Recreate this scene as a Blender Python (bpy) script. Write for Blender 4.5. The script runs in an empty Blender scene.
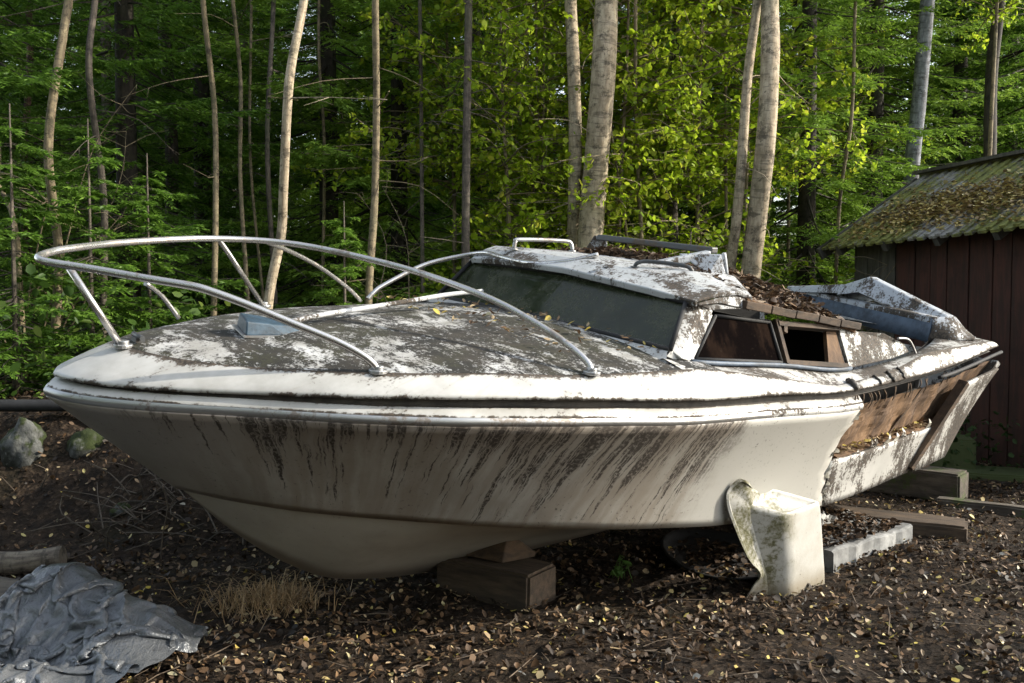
import bpy, bmesh, math, random
import numpy as np
from mathutils import Vector, Matrix, noise as mnoise

random.seed(7)
RNG = np.random.default_rng(7)
scene = bpy.context.scene
COL = scene.collection

# ------------------------------------------------------------------ helpers
class MB:
    """collects vertices and faces, then links ONE mesh object"""
    def __init__(self):
        self.v = []; self.f = []; self.uv = []; self.smooth = []
    def add(self, verts, faces, smooth=False, uv=None):
        o = len(self.v)
        self.v += [tuple(p) for p in verts]
        self.uv += list(uv) if uv is not None else [(0.0, 0.0)] * len(verts)
        for f in faces:
            self.f.append([i + o for i in f]); self.smooth.append(smooth)
    def box(self, c, size, rot=None, taper=1.0):
        c = Vector(c); hx, hy, hz = [s / 2 for s in size]
        R = rot.to_matrix() if rot is not None and hasattr(rot, 'to_matrix') else (rot or Matrix.Identity(3))
        vs = []
        for z in (-hz, hz):
            k = 1.0 if z < 0 else taper
            for x, y in ((-hx, -hy), (hx, -hy), (hx, hy), (-hx, hy)):
                vs.append(c + R @ Vector((x * k, y * k, z)))
        self.add(vs, [(0, 3, 2, 1), (4, 5, 6, 7), (0, 1, 5, 4), (1, 2, 6, 5), (2, 3, 7, 6), (3, 0, 4, 7)])
    def bar(self, a, b, w, h, up=(0, 0, 1)):
        a = Vector(a); b = Vector(b); d = b - a
        x = d.normalized(); z = Vector(up); y = z.cross(x).normalized(); z = x.cross(y)
        R = Matrix((x, y, z)).transposed()
        self.box((a + b) / 2, (d.length, w, h), R)
    def tube(self, pts, r, n=10, cap=True, smooth=True, squash=None):
        pts = [Vector(p) for p in pts]; m = len(pts)
        rs = r if hasattr(r, '__len__') else [r] * m
        t0 = (pts[1] - pts[0]).normalized()
        nrm = t0.orthogonal().normalized()
        vs = []; uv = []; L = 0.0
        for i, p in enumerate(pts):
            t = (pts[min(i + 1, m - 1)] - pts[max(i - 1, 0)]).normalized()
            nrm = (nrm - t * nrm.dot(t)).normalized(); b = t.cross(nrm)
            if i: L += (p - pts[i - 1]).length
            for k in range(n):
                a = 2 * math.pi * k / n
                vs.append(p + (nrm * math.cos(a) + b * math.sin(a)) * rs[i]); uv.append((k / n, L))
        fs = [(i * n + k, i * n + (k + 1) % n, (i + 1) * n + (k + 1) % n, (i + 1) * n + k)
              for i in range(m - 1) for k in range(n)]
        self.add(vs, fs, smooth, uv)
        if cap:
            o = len(self.v) - len(vs)
            self.f.append([o + k for k in range(n)][::-1]); self.smooth.append(False)
            self.f.append([o + (m - 1) * n + k for k in range(n)]); self.smooth.append(False)
    def grid(self, rows, smooth=True, uvs=None, skip=None):
        nr = len(rows); nc = len(rows[0])
        vs = [p for r in rows for p in r]
        uv = [q for r in uvs for q in r] if uvs else None
        fs = []
        for i in range(nr - 1):
            for j in range(nc - 1):
                if skip and skip(i, j): continue
                fs.append((i * nc + j, i * nc + j + 1, (i + 1) * nc + j + 1, (i + 1) * nc + j))
        self.add(vs, fs, smooth, uv)
    def poly(self, pts, thick=0.0, nrm=None):
        pts = [Vector(p) for p in pts]; n = len(pts)
        if thick == 0:
            self.add(pts, [list(range(n))]); return
        if nrm is None:
            nrm = (pts[1] - pts[0]).cross(pts[2] - pts[1]).normalized()
        nrm = Vector(nrm)
        b = [p - nrm * thick for p in pts]
        self.add(pts + b, [list(range(n)), [n + i for i in range(n)][::-1]] +
                 [(i, n + i, n + (i + 1) % n, (i + 1) % n) for i in range(n)])
    def build(self, name, mat=None, parent=None, bevel=0.0, solid=0.0, kind=None, seg=2, subsurf=0):
        me = bpy.data.meshes.new(name)
        me.from_pydata(self.v, [], self.f); me.update()
        ul = me.uv_layers.new(name='UVMap')
        uva = np.array(self.uv, dtype=np.float32)
        li = np.empty(len(me.loops), dtype=np.int32); me.loops.foreach_get('vertex_index', li)
        ul.data.foreach_set('uv', uva[li].ravel())
        me.polygons.foreach_set('use_smooth', self.smooth)
        o = bpy.data.objects.new(name, me); COL.objects.link(o)
        if mat: me.materials.append(mat)
        if parent: o.parent = parent
        if kind: o['kind'] = kind
        if subsurf:
            m = o.modifiers.new('s', 'SUBSURF'); m.levels = subsurf; m.render_levels = subsurf
        if solid:
            m = o.modifiers.new('t', 'SOLIDIFY'); m.thickness = solid; m.offset = -1
        if bevel:
            m = o.modifiers.new('b', 'BEVEL'); m.width = bevel; m.segments = seg; m.limit_method = 'ANGLE'; m.angle_limit = math.radians(35)
        return o

def fast_mesh(name, V, F, mat, smooth=False, F_mat=None, mats=None):
    """V (n,3), F (m,k) numpy -> mesh datablock"""
    me = bpy.data.meshes.new(name)
    V = np.asarray(V, np.float32); F = np.asarray(F, np.int32); k = F.shape[1]
    me.vertices.add(len(V)); me.vertices.foreach_set('co', V.ravel())
    me.loops.add(F.size); me.loops.foreach_set('vertex_index', F.ravel())
    me.polygons.add(len(F)); me.polygons.foreach_set('loop_start', np.arange(0, F.size, k, dtype=np.int32))
    if smooth: me.polygons.foreach_set('use_smooth', np.ones(len(F), bool))
    me.update(calc_edges=True)
    if mats:
        for m in mats: me.materials.append(m)
        me.polygons.foreach_set('material_index', np.asarray(F_mat, np.int32))
    else:
        me.materials.append(mat)
    return me

def link(name, me, parent=None, loc=(0, 0, 0), rz=0.0, sc=1.0):
    o = bpy.data.objects.new(name, me); COL.objects.link(o)
    o.location = loc; o.rotation_euler = (0, 0, rz)
    o.scale = (sc, sc, sc) if not hasattr(sc, '__len__') else sc
    if parent: o.parent = parent
    return o

def tag(o, label, cat, group=None, kind=None):
    o['label'] = label; o['category'] = cat
    if group: o['group'] = group
    if kind: o['kind'] = kind
    return o

def empty(name, loc=(0, 0, 0), rz=0.0):
    o = bpy.data.objects.new(name, None); COL.objects.link(o)
    o.empty_display_size = 0.2; o.location = loc; o.rotation_euler = (0, 0, rz)
    return o

def catmull(pts, sub=8):
    P = [Vector(p) for p in pts]; out = []
    for i in range(len(P) - 1):
        p0 = P[max(i - 1, 0)]; p1 = P[i]; p2 = P[i + 1]; p3 = P[min(i + 2, len(P) - 1)]
        for k in range(sub):
            t = k / sub
            out.append(0.5 * ((2 * p1) + (p2 - p0) * t + (2 * p0 - 5 * p1 + 4 * p2 - p3) * t * t + (3 * p1 - p0 - 3 * p2 + p3) * t ** 3))
    out.append(P[-1]); return out

def crv(keys):
    """monotone-ish cubic through keys (x, y)"""
    xs = np.array([k[0] for k in keys], float); ys = np.array([k[1] for k in keys], float)
    d = np.diff(ys) / np.diff(xs); m = np.empty_like(ys)
    m[0] = d[0]; m[-1] = d[-1]
    for i in range(1, len(xs) - 1):
        m[i] = 0 if d[i - 1] * d[i] <= 0 else 2 / (1 / d[i - 1] + 1 / d[i])
    def f(x):
        x = min(max(x, xs[0]), xs[-1]); i = min(max(int(np.searchsorted(xs, x)) - 1, 0), len(xs) - 2)
        h = xs[i + 1] - xs[i]; t = (x - xs[i]) / h
        return ((2 * t ** 3 - 3 * t * t + 1) * ys[i] + (t ** 3 - 2 * t * t + t) * h * m[i] + (-2 * t ** 3 + 3 * t * t) * ys[i + 1] + (t ** 3 - t * t) * h * m[i + 1])
    return f

def smooth01(a, b, x):
    t = np.clip((x - a) / (b - a), 0, 1); return t * t * (3 - 2 * t)

def vnoise(x, y, seed=0):
    """2-D value noise, numpy, -1..1"""
    xi = np.floor(x).astype(np.int64); yi = np.floor(y).astype(np.int64)
    xf = x - xi; yf = y - yi
    def hsh(a, b):
        n = (a * 374761393 + b * 668265263 + seed * 1442695) & 0x7fffffff
        n = ((n ^ (n >> 13)) * 1274126177) & 0x7fffffff
        return ((n ^ (n >> 16)) & 0xffff) / 32767.5 - 1
    u = xf * xf * (3 - 2 * xf); v = yf * yf * (3 - 2 * yf)
    return ((hsh(xi, yi) * (1 - u) + hsh(xi + 1, yi) * u) * (1 - v) + (hsh(xi, yi + 1) * (1 - u) + hsh(xi + 1, yi + 1) * u) * v)

# ------------------------------------------------------------------ materials
class NT:
    def __init__(self, name):
        self.m = bpy.data.materials.new(name); self.m.use_nodes = True
        self.t = self.m.node_tree; self.t.nodes.clear()
        self.out = self.t.nodes.new('ShaderNodeOutputMaterial')
    def n(self, typ, ins=None, **kw):
        nd = self.t.nodes.new(typ)
        for k, v in kw.items(): setattr(nd, k, v)
        if ins:
            for k, v in ins.items():
                s = nd.inputs[k]
                if isinstance(v, bpy.types.NodeSocket): self.t.links.new(v, s)
                else: s.default_value = v
        return nd
    def noise(self, vec, scale, detail=6, rough=0.6, dist=0.0):
        return self.n('ShaderNodeTexNoise', {'Vector': vec, 'Scale': scale, 'Detail': detail, 'Roughness': rough, 'Distortion': dist}).outputs['Fac']
    def ramp(self, fac, stops, interp='LINEAR'):
        nd = self.n('ShaderNodeValToRGB', {'Fac': fac}); cr = nd.color_ramp; cr.interpolation = interp
        while len(cr.elements) < len(stops): cr.elements.new(0.5)
        for e, (p, c) in zip(cr.elements, stops):
            e.position = p; e.color = (c if hasattr(c, '__len__') else (c, c, c)) + (1,) if hasattr(c, '__len__') and len(c) == 3 else ((c, c, c, 1) if not hasattr(c, '__len__') else c)
        return nd.outputs['Color']
    def mix(self, fac, a, b, blend='MIX'):
        nd = self.n('ShaderNodeMix', data_type='RGBA', blend_type=blend)
        for s, v in ((nd.inputs[0], fac), (nd.inputs[6], a), (nd.inputs[7], b)):
            if isinstance(v, bpy.types.NodeSocket): self.t.links.new(v, s)
            else: s.default_value = (v + (1,)) if hasattr(v, '__len__') and len(v) == 3 else v
        return nd.outputs[2]
    def math(self, op, a, b=0.0, c=0.0, clamp=False):
        nd = self.n('ShaderNodeMath', operation=op); nd.use_clamp = clamp
        for s, v in zip(nd.inputs, (a, b, c)):
            if isinstance(v, bpy.types.NodeSocket): self.t.links.new(v, s)
            else: s.default_value = v
        return nd.outputs[0]
    def step(self, x, lo, hi):
        nd = self.n('ShaderNodeMapRange', {'Value': x, 'From Min': lo, 'From Max': hi}, interpolation_type='SMOOTHSTEP')
        return nd.outputs[0]
    def coord(self, which='Object', scale=(1, 1, 1), rot=(0, 0, 0)):
        c = self.n('ShaderNodeTexCoord').outputs[which]
        return self.n('ShaderNodeMapping', {'Vector': c, 'Scale': scale, 'Rotation': rot}).outputs[0]
    def bsdf(self, col, rough=0.6, metal=0.0, bump=None, bump_str=0.3, bump_dist=0.01, spec=0.5, trans=None):
        b = self.n('ShaderNodeBsdfPrincipled', {'Metallic': metal, 'Specular IOR Level': spec})
        for k, v in (('Base Color', col), ('Roughness', rough)):
            if isinstance(v, bpy.types.NodeSocket): self.t.links.new(v, b.inputs[k])
            else: b.inputs[k].default_value = (v + (1,)) if hasattr(v, '__len__') and len(v) == 3 else v
        if bump is not None:
            bp = self.n('ShaderNodeBump', {'Height': bump, 'Strength': bump_str, 'Distance': bump_dist})
            self.t.links.new(bp.outputs[0], b.inputs['Normal'])
        self.t.links.new(b.outputs[0], self.out.inputs['Surface'])
        return b
    def leaf(self, col, tr=0.4, trcol=None, rough=0.5):
        d = self.n('ShaderNodeBsdfPrincipled', {'Roughness': rough, 'Specular IOR Level': 0.3})
        self.t.links.new(col, d.inputs['Base Color'])
        t = self.n('ShaderNodeBsdfTranslucent')
        self.t.links.new(trcol or col, t.inputs['Color'])
        mx = self.n('ShaderNodeMixShader', {'Fac': tr})
        self.t.links.new(d.outputs[0], mx.inputs[1]); self.t.links.new(t.outputs[0], mx.inputs[2])
        self.t.links.new(mx.outputs[0], self.out.inputs['Surface'])

WHITE = (0.48, 0.473, 0.455)
GRIME = (0.030, 0.022, 0.016)

def mat_hull():
    k = NT('weathered_gelcoat')
    uv = k.n('ShaderNodeTexCoord').outputs['UV']
    sep = k.n('ShaderNodeSeparateXYZ', {'Vector': uv}); u, v = sep.outputs[0], sep.outputs[1]
    iv = k.math('SUBTRACT', 1.0, v)
    slope = k.math('SUBTRACT', k.math('MULTIPLY', k.step(u, 0.4, 1.8), 0.42), 0.26)
    c = k.math('SUBTRACT', u, k.math('MULTIPLY', k.math('SUBTRACT', v, 1.0), slope))     # runs lean aft with height
    warp = k.noise(k.n('ShaderNodeCombineXYZ', {'X': k.math('MULTIPLY', u, 7), 'Y': k.math('MULTIPLY', v, 7)}).outputs[0], 1.0, 4)
    c2 = k.math('ADD', c, k.math('MULTIPLY', warp, 0.03))
    vec = k.n('ShaderNodeCombineXYZ', {'X': k.math('MULTIPLY', c2, 52), 'Y': k.math('MULTIPLY', v, 1.25)}).outputs[0]
    st = k.noise(vec, 1.0, 9, 0.74)
    vec2 = k.n('ShaderNodeCombineXYZ', {'X': k.math('MULTIPLY', c2, 13), 'Y': k.math('MULTIPLY', v, 0.7), 'Z': 4.0}).outputs[0]
    st2 = k.noise(vec2, 1.0, 5, 0.6)
    obj = k.coord()
    speck = k.noise(obj, 70, 5, 0.7)
    # where the runs are: from the stem back to about mid length, stronger under the rail
    edge = k.math('ADD', c, k.math('MULTIPLY', k.math('SUBTRACT', k.math('ADD', warp, st), 1.0), 0.22))
    zone = k.math('MULTIPLY', k.math('SUBTRACT', 1.0, k.step(edge, 2.12, 2.30)), k.step(edge, 0.02, 0.35))
    strong = k.math('MULTIPLY', k.step(edge, 0.3, 1.2), 0.06)
    th = k.math('SUBTRACT', k.math('ADD', 0.535, k.math('MULTIPLY', iv, 0.15)), strong)
    th = k.math('SUBTRACT', th, k.math('MULTIPLY', k.math('SUBTRACT', st2, 0.5), 0.55))
    th = k.math('ADD', th, k.math('MULTIPLY', k.math('SUBTRACT', k.noise(k.n('ShaderNodeCombineXYZ', {'X': k.math('MULTIPLY', c, 3.2), 'Y': k.math('MULTIPLY', v, .8), 'Z': 9.0}).outputs[0], 1.0, 4, .6), .5), .34))
    run = k.math('MULTIPLY', k.step(k.math('SUBTRACT', st, th), -0.015, 0.035), zone)
    brk = k.step(speck, 0.36, 0.52)
    run = k.math('MULTIPLY', run, k.math('ADD', 0.25, k.math('MULTIPLY', brk, 0.75)), clamp=True)
    # short dark run marks and fine specks everywhere
    sp = k.math('MULTIPLY', k.step(speck, 0.60, 0.66), k.step(k.noise(obj, 5, 4), 0.40, 0.58))
    tone = k.mix(k.step(k.noise(obj, 3.5, 6), 0.35, 0.7), (0.36, 0.34, 0.305), (0.255, 0.232, 0.20))  # base tone lowered: shade on the hull painted in along with grime
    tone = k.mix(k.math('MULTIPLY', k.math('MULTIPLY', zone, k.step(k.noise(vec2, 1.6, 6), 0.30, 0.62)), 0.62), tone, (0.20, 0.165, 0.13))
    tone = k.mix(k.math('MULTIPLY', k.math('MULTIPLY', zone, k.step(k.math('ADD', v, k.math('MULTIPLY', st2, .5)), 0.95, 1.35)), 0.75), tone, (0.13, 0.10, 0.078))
    clean_lit = k.step(edge, 2.08, 2.32)
    tone = k.mix(k.math('MULTIPLY', clean_lit, 0.8), tone, (0.44, 0.43, 0.40))  # aft gelcoat is cleaner, and its sunlit tone is painted in
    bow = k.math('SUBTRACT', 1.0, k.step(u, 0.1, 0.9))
    tone = k.mix(k.math('MULTIPLY', bow, 0.65), tone, (0.20, 0.172, 0.145))  # bow darkened further: its shade is put into the colour
    col = k.mix(k.math('MULTIPLY', sp, 0.75), tone, GRIME)
    col = k.mix(k.math('MULTIPLY', run, 0.95), col, GRIME)
    k.bsdf(col, k.mix(run, (0.36,) * 3, (0.85,) * 3), bump=k.math('ADD', k.math('MULTIPLY', run, 0.6), k.math('MULTIPLY', speck, 0.12)), bump_str=0.3, bump_dist=0.004)
    return k.m

def mat_bottom():
    k = NT('hull_bottom_gelcoat'); o = k.coord()
    n1 = k.noise(o, 3, 6); n2 = k.noise(o, 60, 5, 0.7)
    uv = k.n('ShaderNodeTexCoord').outputs['UV']
    v = k.n('ShaderNodeSeparateXYZ', {'Vector': uv}).outputs[1]
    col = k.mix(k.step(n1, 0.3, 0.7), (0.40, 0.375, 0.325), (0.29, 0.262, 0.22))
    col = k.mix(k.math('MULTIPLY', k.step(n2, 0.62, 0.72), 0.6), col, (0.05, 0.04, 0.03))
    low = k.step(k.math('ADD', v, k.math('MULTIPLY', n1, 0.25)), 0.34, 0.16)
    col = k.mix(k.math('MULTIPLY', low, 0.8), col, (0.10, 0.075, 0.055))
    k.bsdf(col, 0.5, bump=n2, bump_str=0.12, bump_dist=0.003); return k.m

def mat_deck():
    k = NT('algae_stained_deck'); o = k.coord()
    flat = k.coord(scale=(1.0, 0.55, 1.0))
    a = k.noise(flat, 5.5, 9, 0.68, 0.5); b = k.noise(flat, 21, 8, 0.72, 0.4); c = k.noise(o, 90, 5, 0.75)
    m = k.math('ADD', k.math('MULTIPLY', a, 0.55), k.math('ADD', k.math('MULTIPLY', b, 0.33), k.math('MULTIPLY', c, 0.36)))
    patch = k.step(m, 0.560, 0.610)
    patch = k.math('MULTIPLY', patch, k.math('SUBTRACT', 1.0, k.math('MULTIPLY', k.step(k.noise(flat, 48, 7, .75), .57, .64), .75)))
    light = k.mix(k.step(k.noise(o, 7, 6), 0.35, 0.65), (0.53, 0.526, 0.52), (0.28, 0.27, 0.25))
    dark = k.mix(k.step(k.noise(o, 9, 6), 0.42, 0.62), (0.010, 0.009, 0.007), (0.030, 0.025, 0.018))
    dark = k.mix(k.math('MULTIPLY', k.step(k.noise(o, 3.3, 5), 0.50, 0.62), k.step(c, 0.42, 0.58)), dark, (0.027, 0.027, 0.010))
    col = k.mix(patch, light, dark)
    col = k.mix(k.math('MULTIPLY', k.step(c, 0.58, 0.66), 0.8), col, (0.04, 0.033, 0.026))
    k.bsdf(col, k.mix(patch, (0.45,) * 3, (0.9,) * 3), bump=k.math('ADD', k.math('MULTIPLY', patch, 0.6), k.math('MULTIPLY', c, 0.5)), bump_str=0.5, bump_dist=0.004)
    return k.m

def mat_moulding(name='stained_white_moulding', dirt=0.0, base=WHITE, dir_scale=(14, 14, 4)):
    k = NT(name); o = k.coord(); s = k.coord(scale=dir_scale)
    a = k.noise(o, 3.2, 7, 0.6); b = k.noise(s, 1.6, 7, 0.7); c = k.noise(o, 85, 5, 0.7)
    m = k.math('ADD', k.math('MULTIPLY', a, 0.55), k.math('ADD', k.math('MULTIPLY', b, 0.38), k.math('MULTIPLY', c, 0.34)))
    st = k.step(m, 0.735 - dirt, 0.80 - dirt)
    tone = k.mix(k.step(k.noise(o, 6, 5), 0.35, 0.7), base, tuple(x * 0.82 for x in base))
    col = k.mix(st, tone, k.mix(k.step(c, .40, .60), (.022, .018, .014), (.075, .058, .044)))
    col = k.mix(k.math('MULTIPLY', k.step(c, 0.66, 0.72), 0.7), col, (0.07, 0.05, 0.04))
    k.bsdf(col, k.mix(st, (0.38,) * 3, (0.85,) * 3), bump=k.math('ADD', k.math('MULTIPLY', st, 0.5), k.math('MULTIPLY', c, 0.15)), bump_str=0.3, bump_dist=0.003)
    return k.m

def mat_band(name, amt):
    k = NT(name); o = k.coord(); uv = k.n('ShaderNodeTexCoord').outputs['UV']
    sp = k.n('ShaderNodeSeparateXYZ', {'Vector': uv}); u, v = sp.outputs[0], sp.outputs[1]
    a = k.noise(o, 3.0, 7, .6); c = k.noise(o, 80, 6, .72); d = k.noise(o, 17, 7, .68)
    runs = k.noise(k.n('ShaderNodeCombineXYZ', {'X': k.math('MULTIPLY', u, 34), 'Y': k.math('MULTIPLY', v, .9)}).outputs[0], 1.0, 6, .7)
    top = k.math('MULTIPLY', k.step(v, .55, 1.0), .20); low = k.math('MULTIPLY', k.step(v, .40, .12), .10)
    m = k.math('ADD', k.math('MULTIPLY', a, .40), k.math('ADD', k.math('MULTIPLY', d, .25), k.math('ADD', k.math('MULTIPLY', c, .28), k.math('MULTIPLY', runs, .22))))
    m = k.math('ADD', m, k.math('ADD', top, low))
    st = k.step(m, .735 - amt, .80 - amt)
    tone = k.mix(k.step(k.noise(o, 6, 6), .35, .65), (.49, .482, .46), (.38, .37, .345))
    tone = k.mix(k.math('MULTIPLY', k.step(k.math('ADD', runs, k.math('ADD', top, low)), .50, .78), .5), tone, (.36, .32, .27))
    col = k.mix(st, tone, k.mix(k.step(c, .4, .6), (.022, .018, .014), (.085, .066, .05)))
    k.bsdf(col, k.mix(st, (.4,) * 3, (.88,) * 3), bump=k.math('ADD', k.math('MULTIPLY', st, .5), k.math('MULTIPLY', d, .25)), bump_str=.35, bump_dist=.004)
    return k.m

def mat_metal(name, col, rough, pit=0.5):
    k = NT(name); o = k.coord()
    n = k.noise(o, 45, 6, 0.7); n2 = k.noise(o, 6, 5)
    f = k.math('MULTIPLY', k.step(k.math('ADD', k.math('MULTIPLY', n, 0.45), k.math('MULTIPLY', n2, 0.55)), 0.52, 0.60), pit)
    c = k.mix(f, col, (0.16, 0.11, 0.07))
    k.bsdf(c, k.mix(f, (rough,) * 3, (0.75,) * 3), 0.85, bump=n, bump_str=0.08, bump_dist=0.002); return k.m

def mat_wood(name, a, b, scale=(1, 14, 14), moss=0.0, rough=0.85):
    k = NT(name); o = k.coord(scale=scale); ob = k.coord()
    g = k.noise(o, 2.2, 8, 0.65, 0.5); f = k.noise(o, 9, 6, 0.7); big = k.noise(ob, 4, 5)
    col = k.mix(k.step(g, 0.33, 0.66), a, b)
    col = k.mix(k.step(f, 0.6, 0.7), col, tuple(x * 0.3 for x in a))
    col = k.mix(k.math('MULTIPLY', k.step(big, 0.5, 0.68), 0.5), col, tuple(x * 0.5 for x in b))
    if moss > 0:
        mm = k.math('MULTIPLY', k.step(k.math('ADD', k.math('MULTIPLY', k.noise(ob, 7, 7), 0.7), k.math('MULTIPLY', k.noise(ob, 60, 4), 0.3)), 0.58 - moss * 0.2, 0.66 - moss * 0.2), 0.85)
        col = k.mix(mm, col, (0.055, 0.075, 0.02))
    k.bsdf(col, rough, bump=k.math('ADD', k.math('MULTIPLY', g, 0.6), k.math('MULTIPLY', f, 0.5)), bump_str=0.6, bump_dist=0.008); return k.m

def mat_glass(name, tint, dirt=0.5, spec=.35):
    k = NT(name); o = k.coord(); n = k.noise(o, 5, 7, 0.65); f = k.noise(o, 70, 5, 0.7)
    m = k.math('ADD', k.math('MULTIPLY', n, 0.7), k.math('MULTIPLY', f, 0.3))
    col = k.mix(k.math('MULTIPLY', k.step(m, 0.42, 0.66), dirt), tint, (0.060, 0.064, 0.036))
    col = k.mix(k.step(f, 0.66, 0.71), col, (0.20, 0.195, 0.15))
    b = k.bsdf(col, k.mix(k.step(m, 0.4, 0.65), (0.08,) * 3, (0.40,) * 3), spec=spec)
    b.inputs['Alpha'].default_value = 0.9
    return k.m

def mat_plain(name, col, rough=0.7, var=0.4, scale=20, bump=0.3, metal=0.0):
    k = NT(name); o = k.coord(); n = k.noise(o, scale, 7, 0.65); n2 = k.noise(o, scale * 0.2, 5)
    c = k.mix(k.step(k.math('ADD', k.math('MULTIPLY', n, 0.5), k.math('MULTIPLY', n2, 0.5)), 0.35, 0.65), tuple(x * (1 - var) for x in col), tuple(min(1, x * (1 + var)) for x in col))
    k.bsdf(c, rough, metal, bump=n, bump_str=bump, bump_dist=0.006); return k.m

def mat_bark(name, a, b, mark=(0.03, 0.025, 0.02), bands=0.5, moss=0.25):
    k = NT(name); uv = k.n('ShaderNodeTexCoord').outputs['UV']; o = k.coord()
    long = k.n('ShaderNodeMapping', {'Vector': uv, 'Scale': (14, 5, 1)}).outputs[0]
    cross = k.n('ShaderNodeMapping', {'Vector': uv, 'Scale': (2.2, 26, 1)}).outputs[0]
    g = k.noise(o, 14, 7, 0.7); l = k.noise(long, 1.0, 6, 0.7); x = k.noise(cross, 1.0, 6, 0.6)
    col = k.mix(k.step(k.math('ADD', k.math('MULTIPLY', g, 0.4), k.math('MULTIPLY', l, 0.6)), 0.40, 0.58), a, b)
    col = k.mix(k.math('MULTIPLY', k.step(k.noise(o, 11, 8, .75), .52, .60), .85), col, tuple(x * .35 for x in b))
    col = k.mix(k.math('MULTIPLY', k.step(x, 0.545, 0.61), bands), col, mark)
    col = k.mix(k.math('MULTIPLY', k.step(k.noise(o, 2.3, 6), 0.52, 0.66), moss), col, (0.045, 0.06, 0.02))
    k.bsdf(col, 0.85, bump=k.math('ADD', g, k.math('MULTIPLY', l, 0.5)), bump_str=0.6, bump_dist=0.012); return k.m

def mat_leaf(name, stops, tr=0.4, obvar=0.25, rough=0.5):
    k = NT(name)
    r = k.n('ShaderNodeNewGeometry').outputs['Random Per Island']
    ob = k.n('ShaderNodeObjectInfo').outputs['Random']
    f = k.math('ADD', k.math('MULTIPLY', r, 1 - obvar), k.math('MULTIPLY', ob, obvar))
    col = k.ramp(f, stops)
    k.leaf(col, tr, rough=rough); return k.m

def mat_ground():
    k = NT('forest_soil'); o = k.coord()
    a = k.noise(o, 1.6, 7); b = k.noise(o, 14, 8, 0.7); c = k.noise(o, 60, 7, 0.75)
    vo = k.n('ShaderNodeTexVoronoi', {'Vector': o, 'Scale': 38.0}); vc = vo.outputs['Color']
    r = k.n('ShaderNodeSeparateXYZ', {'Vector': vc}).outputs[0]
    col = k.mix(k.step(b, 0.35, 0.65), (0.010, 0.007, 0.005), (0.033, 0.022, 0.014))
    col = k.mix(k.math('MULTIPLY', k.step(r, 0.62, 0.9), k.step(c, 0.42, 0.6)), col, (0.075, 0.052, 0.034))
    col = k.mix(k.math('MULTIPLY', k.step(a, 0.52, 0.7), 0.5), col, (0.022, 0.020, 0.010))
    h = k.math('ADD', k.math('MULTIPLY', b, 0.6), k.math('ADD', k.math('MULTIPLY', c, 0.5), k.math('MULTIPLY', vo.outputs['Distance'], 0.5)))
    k.bsdf(col, 0.95, bump=h, bump_str=0.9, bump_dist=0.03, spec=.2); return k.m

M = {}
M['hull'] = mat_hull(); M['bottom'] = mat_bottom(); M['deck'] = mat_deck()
M['band'] = mat_moulding('stained_white_moulding', 0.075); M['edge'] = mat_band('stained_deck_edge', .105); M['sternedge'] = mat_band('stained_stern_edge', .15)
M['roofwhite'] = mat_moulding('stained_roof_gelcoat', 0.10, (0.47, 0.48, 0.49))
M['aftband'] = mat_moulding('heavily_stained_moulding', 0.13, (.50,.49,.465), (16,16,3))
M['greygel'] = mat_moulding('grey_gelcoat', 0.13, (0.42, 0.445, 0.48))
M['rail'] = mat_metal('pitted_steel', (0.55, 0.53, 0.51), 0.25, 0.55)
M['alu'] = mat_metal('dull_aluminium', (0.42, 0.42, 0.42), 0.42, 0.6)
M['darkmetal'] = mat_metal('dark_weathered_metal', (0.10, 0.105, 0.11), 0.55, 0.5)
M['black'] = mat_plain('black_rubber', (0.012, 0.012, 0.013), 0.75, 0.4, 30, 0.2)
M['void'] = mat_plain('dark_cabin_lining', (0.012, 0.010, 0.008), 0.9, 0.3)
M['groove'] = mat_plain('dirty_dark_groove', (0.04, 0.034, 0.028), 0.7, 0.6, 25)
M['blue'] = mat_plain('blue_grey_paint', (0.060, 0.082, 0.115), 0.6, 0.55, 16, 0.35)
M['ventblue'] = mat_plain('blue_plastic', (0.026, 0.050, 0.075), 0.5, 0.45, 60, 0.3)
M['windshield'] = mat_glass('grimy_windscreen', (0.016, 0.021, 0.010), 0.8)
k = NT('grimy_side_glass'); o_ = k.coord(); n_1 = k.noise(k.coord(scale=(9, 9, 3)), 1.0, 6, .65); n_2 = k.noise(o_, 60, 5, .7)
cg = k.mix(k.step(n_1, .48, .66), (.004, .003, .003), (.014, .009, .007)); cg = k.mix(k.math('MULTIPLY', k.step(n_2, .60, .70), .6), cg, (.028, .022, .016))
bg_ = k.bsdf(cg, k.mix(n_1, (.35,) * 3, (.6,) * 3), spec=.0); M['sideglass'] = k.m
M['ply'] = mat_wood('rotten_plywood', (0.19, 0.108, 0.052), (0.075, 0.042, 0.023), (7, 3, 1.6))
M['brownwood'] = mat_wood('brown_timber', (0.12, 0.075, 0.043), (0.05, 0.033, 0.022), (2, 14, 14))
M['darkframe'] = mat_wood('rotten_frame_wood', (.085, .055, .034), (.028, .02, .014), (3, 9, 9))
M['greywood'] = mat_wood('grey_timber', (0.12, 0.10, 0.08), (0.05, 0.04, 0.032), (2, 14, 14), 0.3)
M['darkwood'] = mat_wood('wet_dark_timber', (0.11, 0.075, 0.048), (0.045, 0.032, 0.022), (2, 14, 14), 0.0)
M['mosswood'] = mat_wood('mossy_timber', (0.08, 0.065, 0.04), (0.04, 0.035, 0.02), (2, 14, 14), 1.1)
M['ground'] = mat_ground()
M['rock'] = mat_plain('lichen_rock', (0.085, 0.088, 0.075), 0.85, 0.75, 14, 0.9)
k = NT('mossy_rock'); o_ = k.coord(); n_1 = k.noise(o_, 9, 7, .65); n_2 = k.noise(o_, 45, 6, .7)
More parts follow.
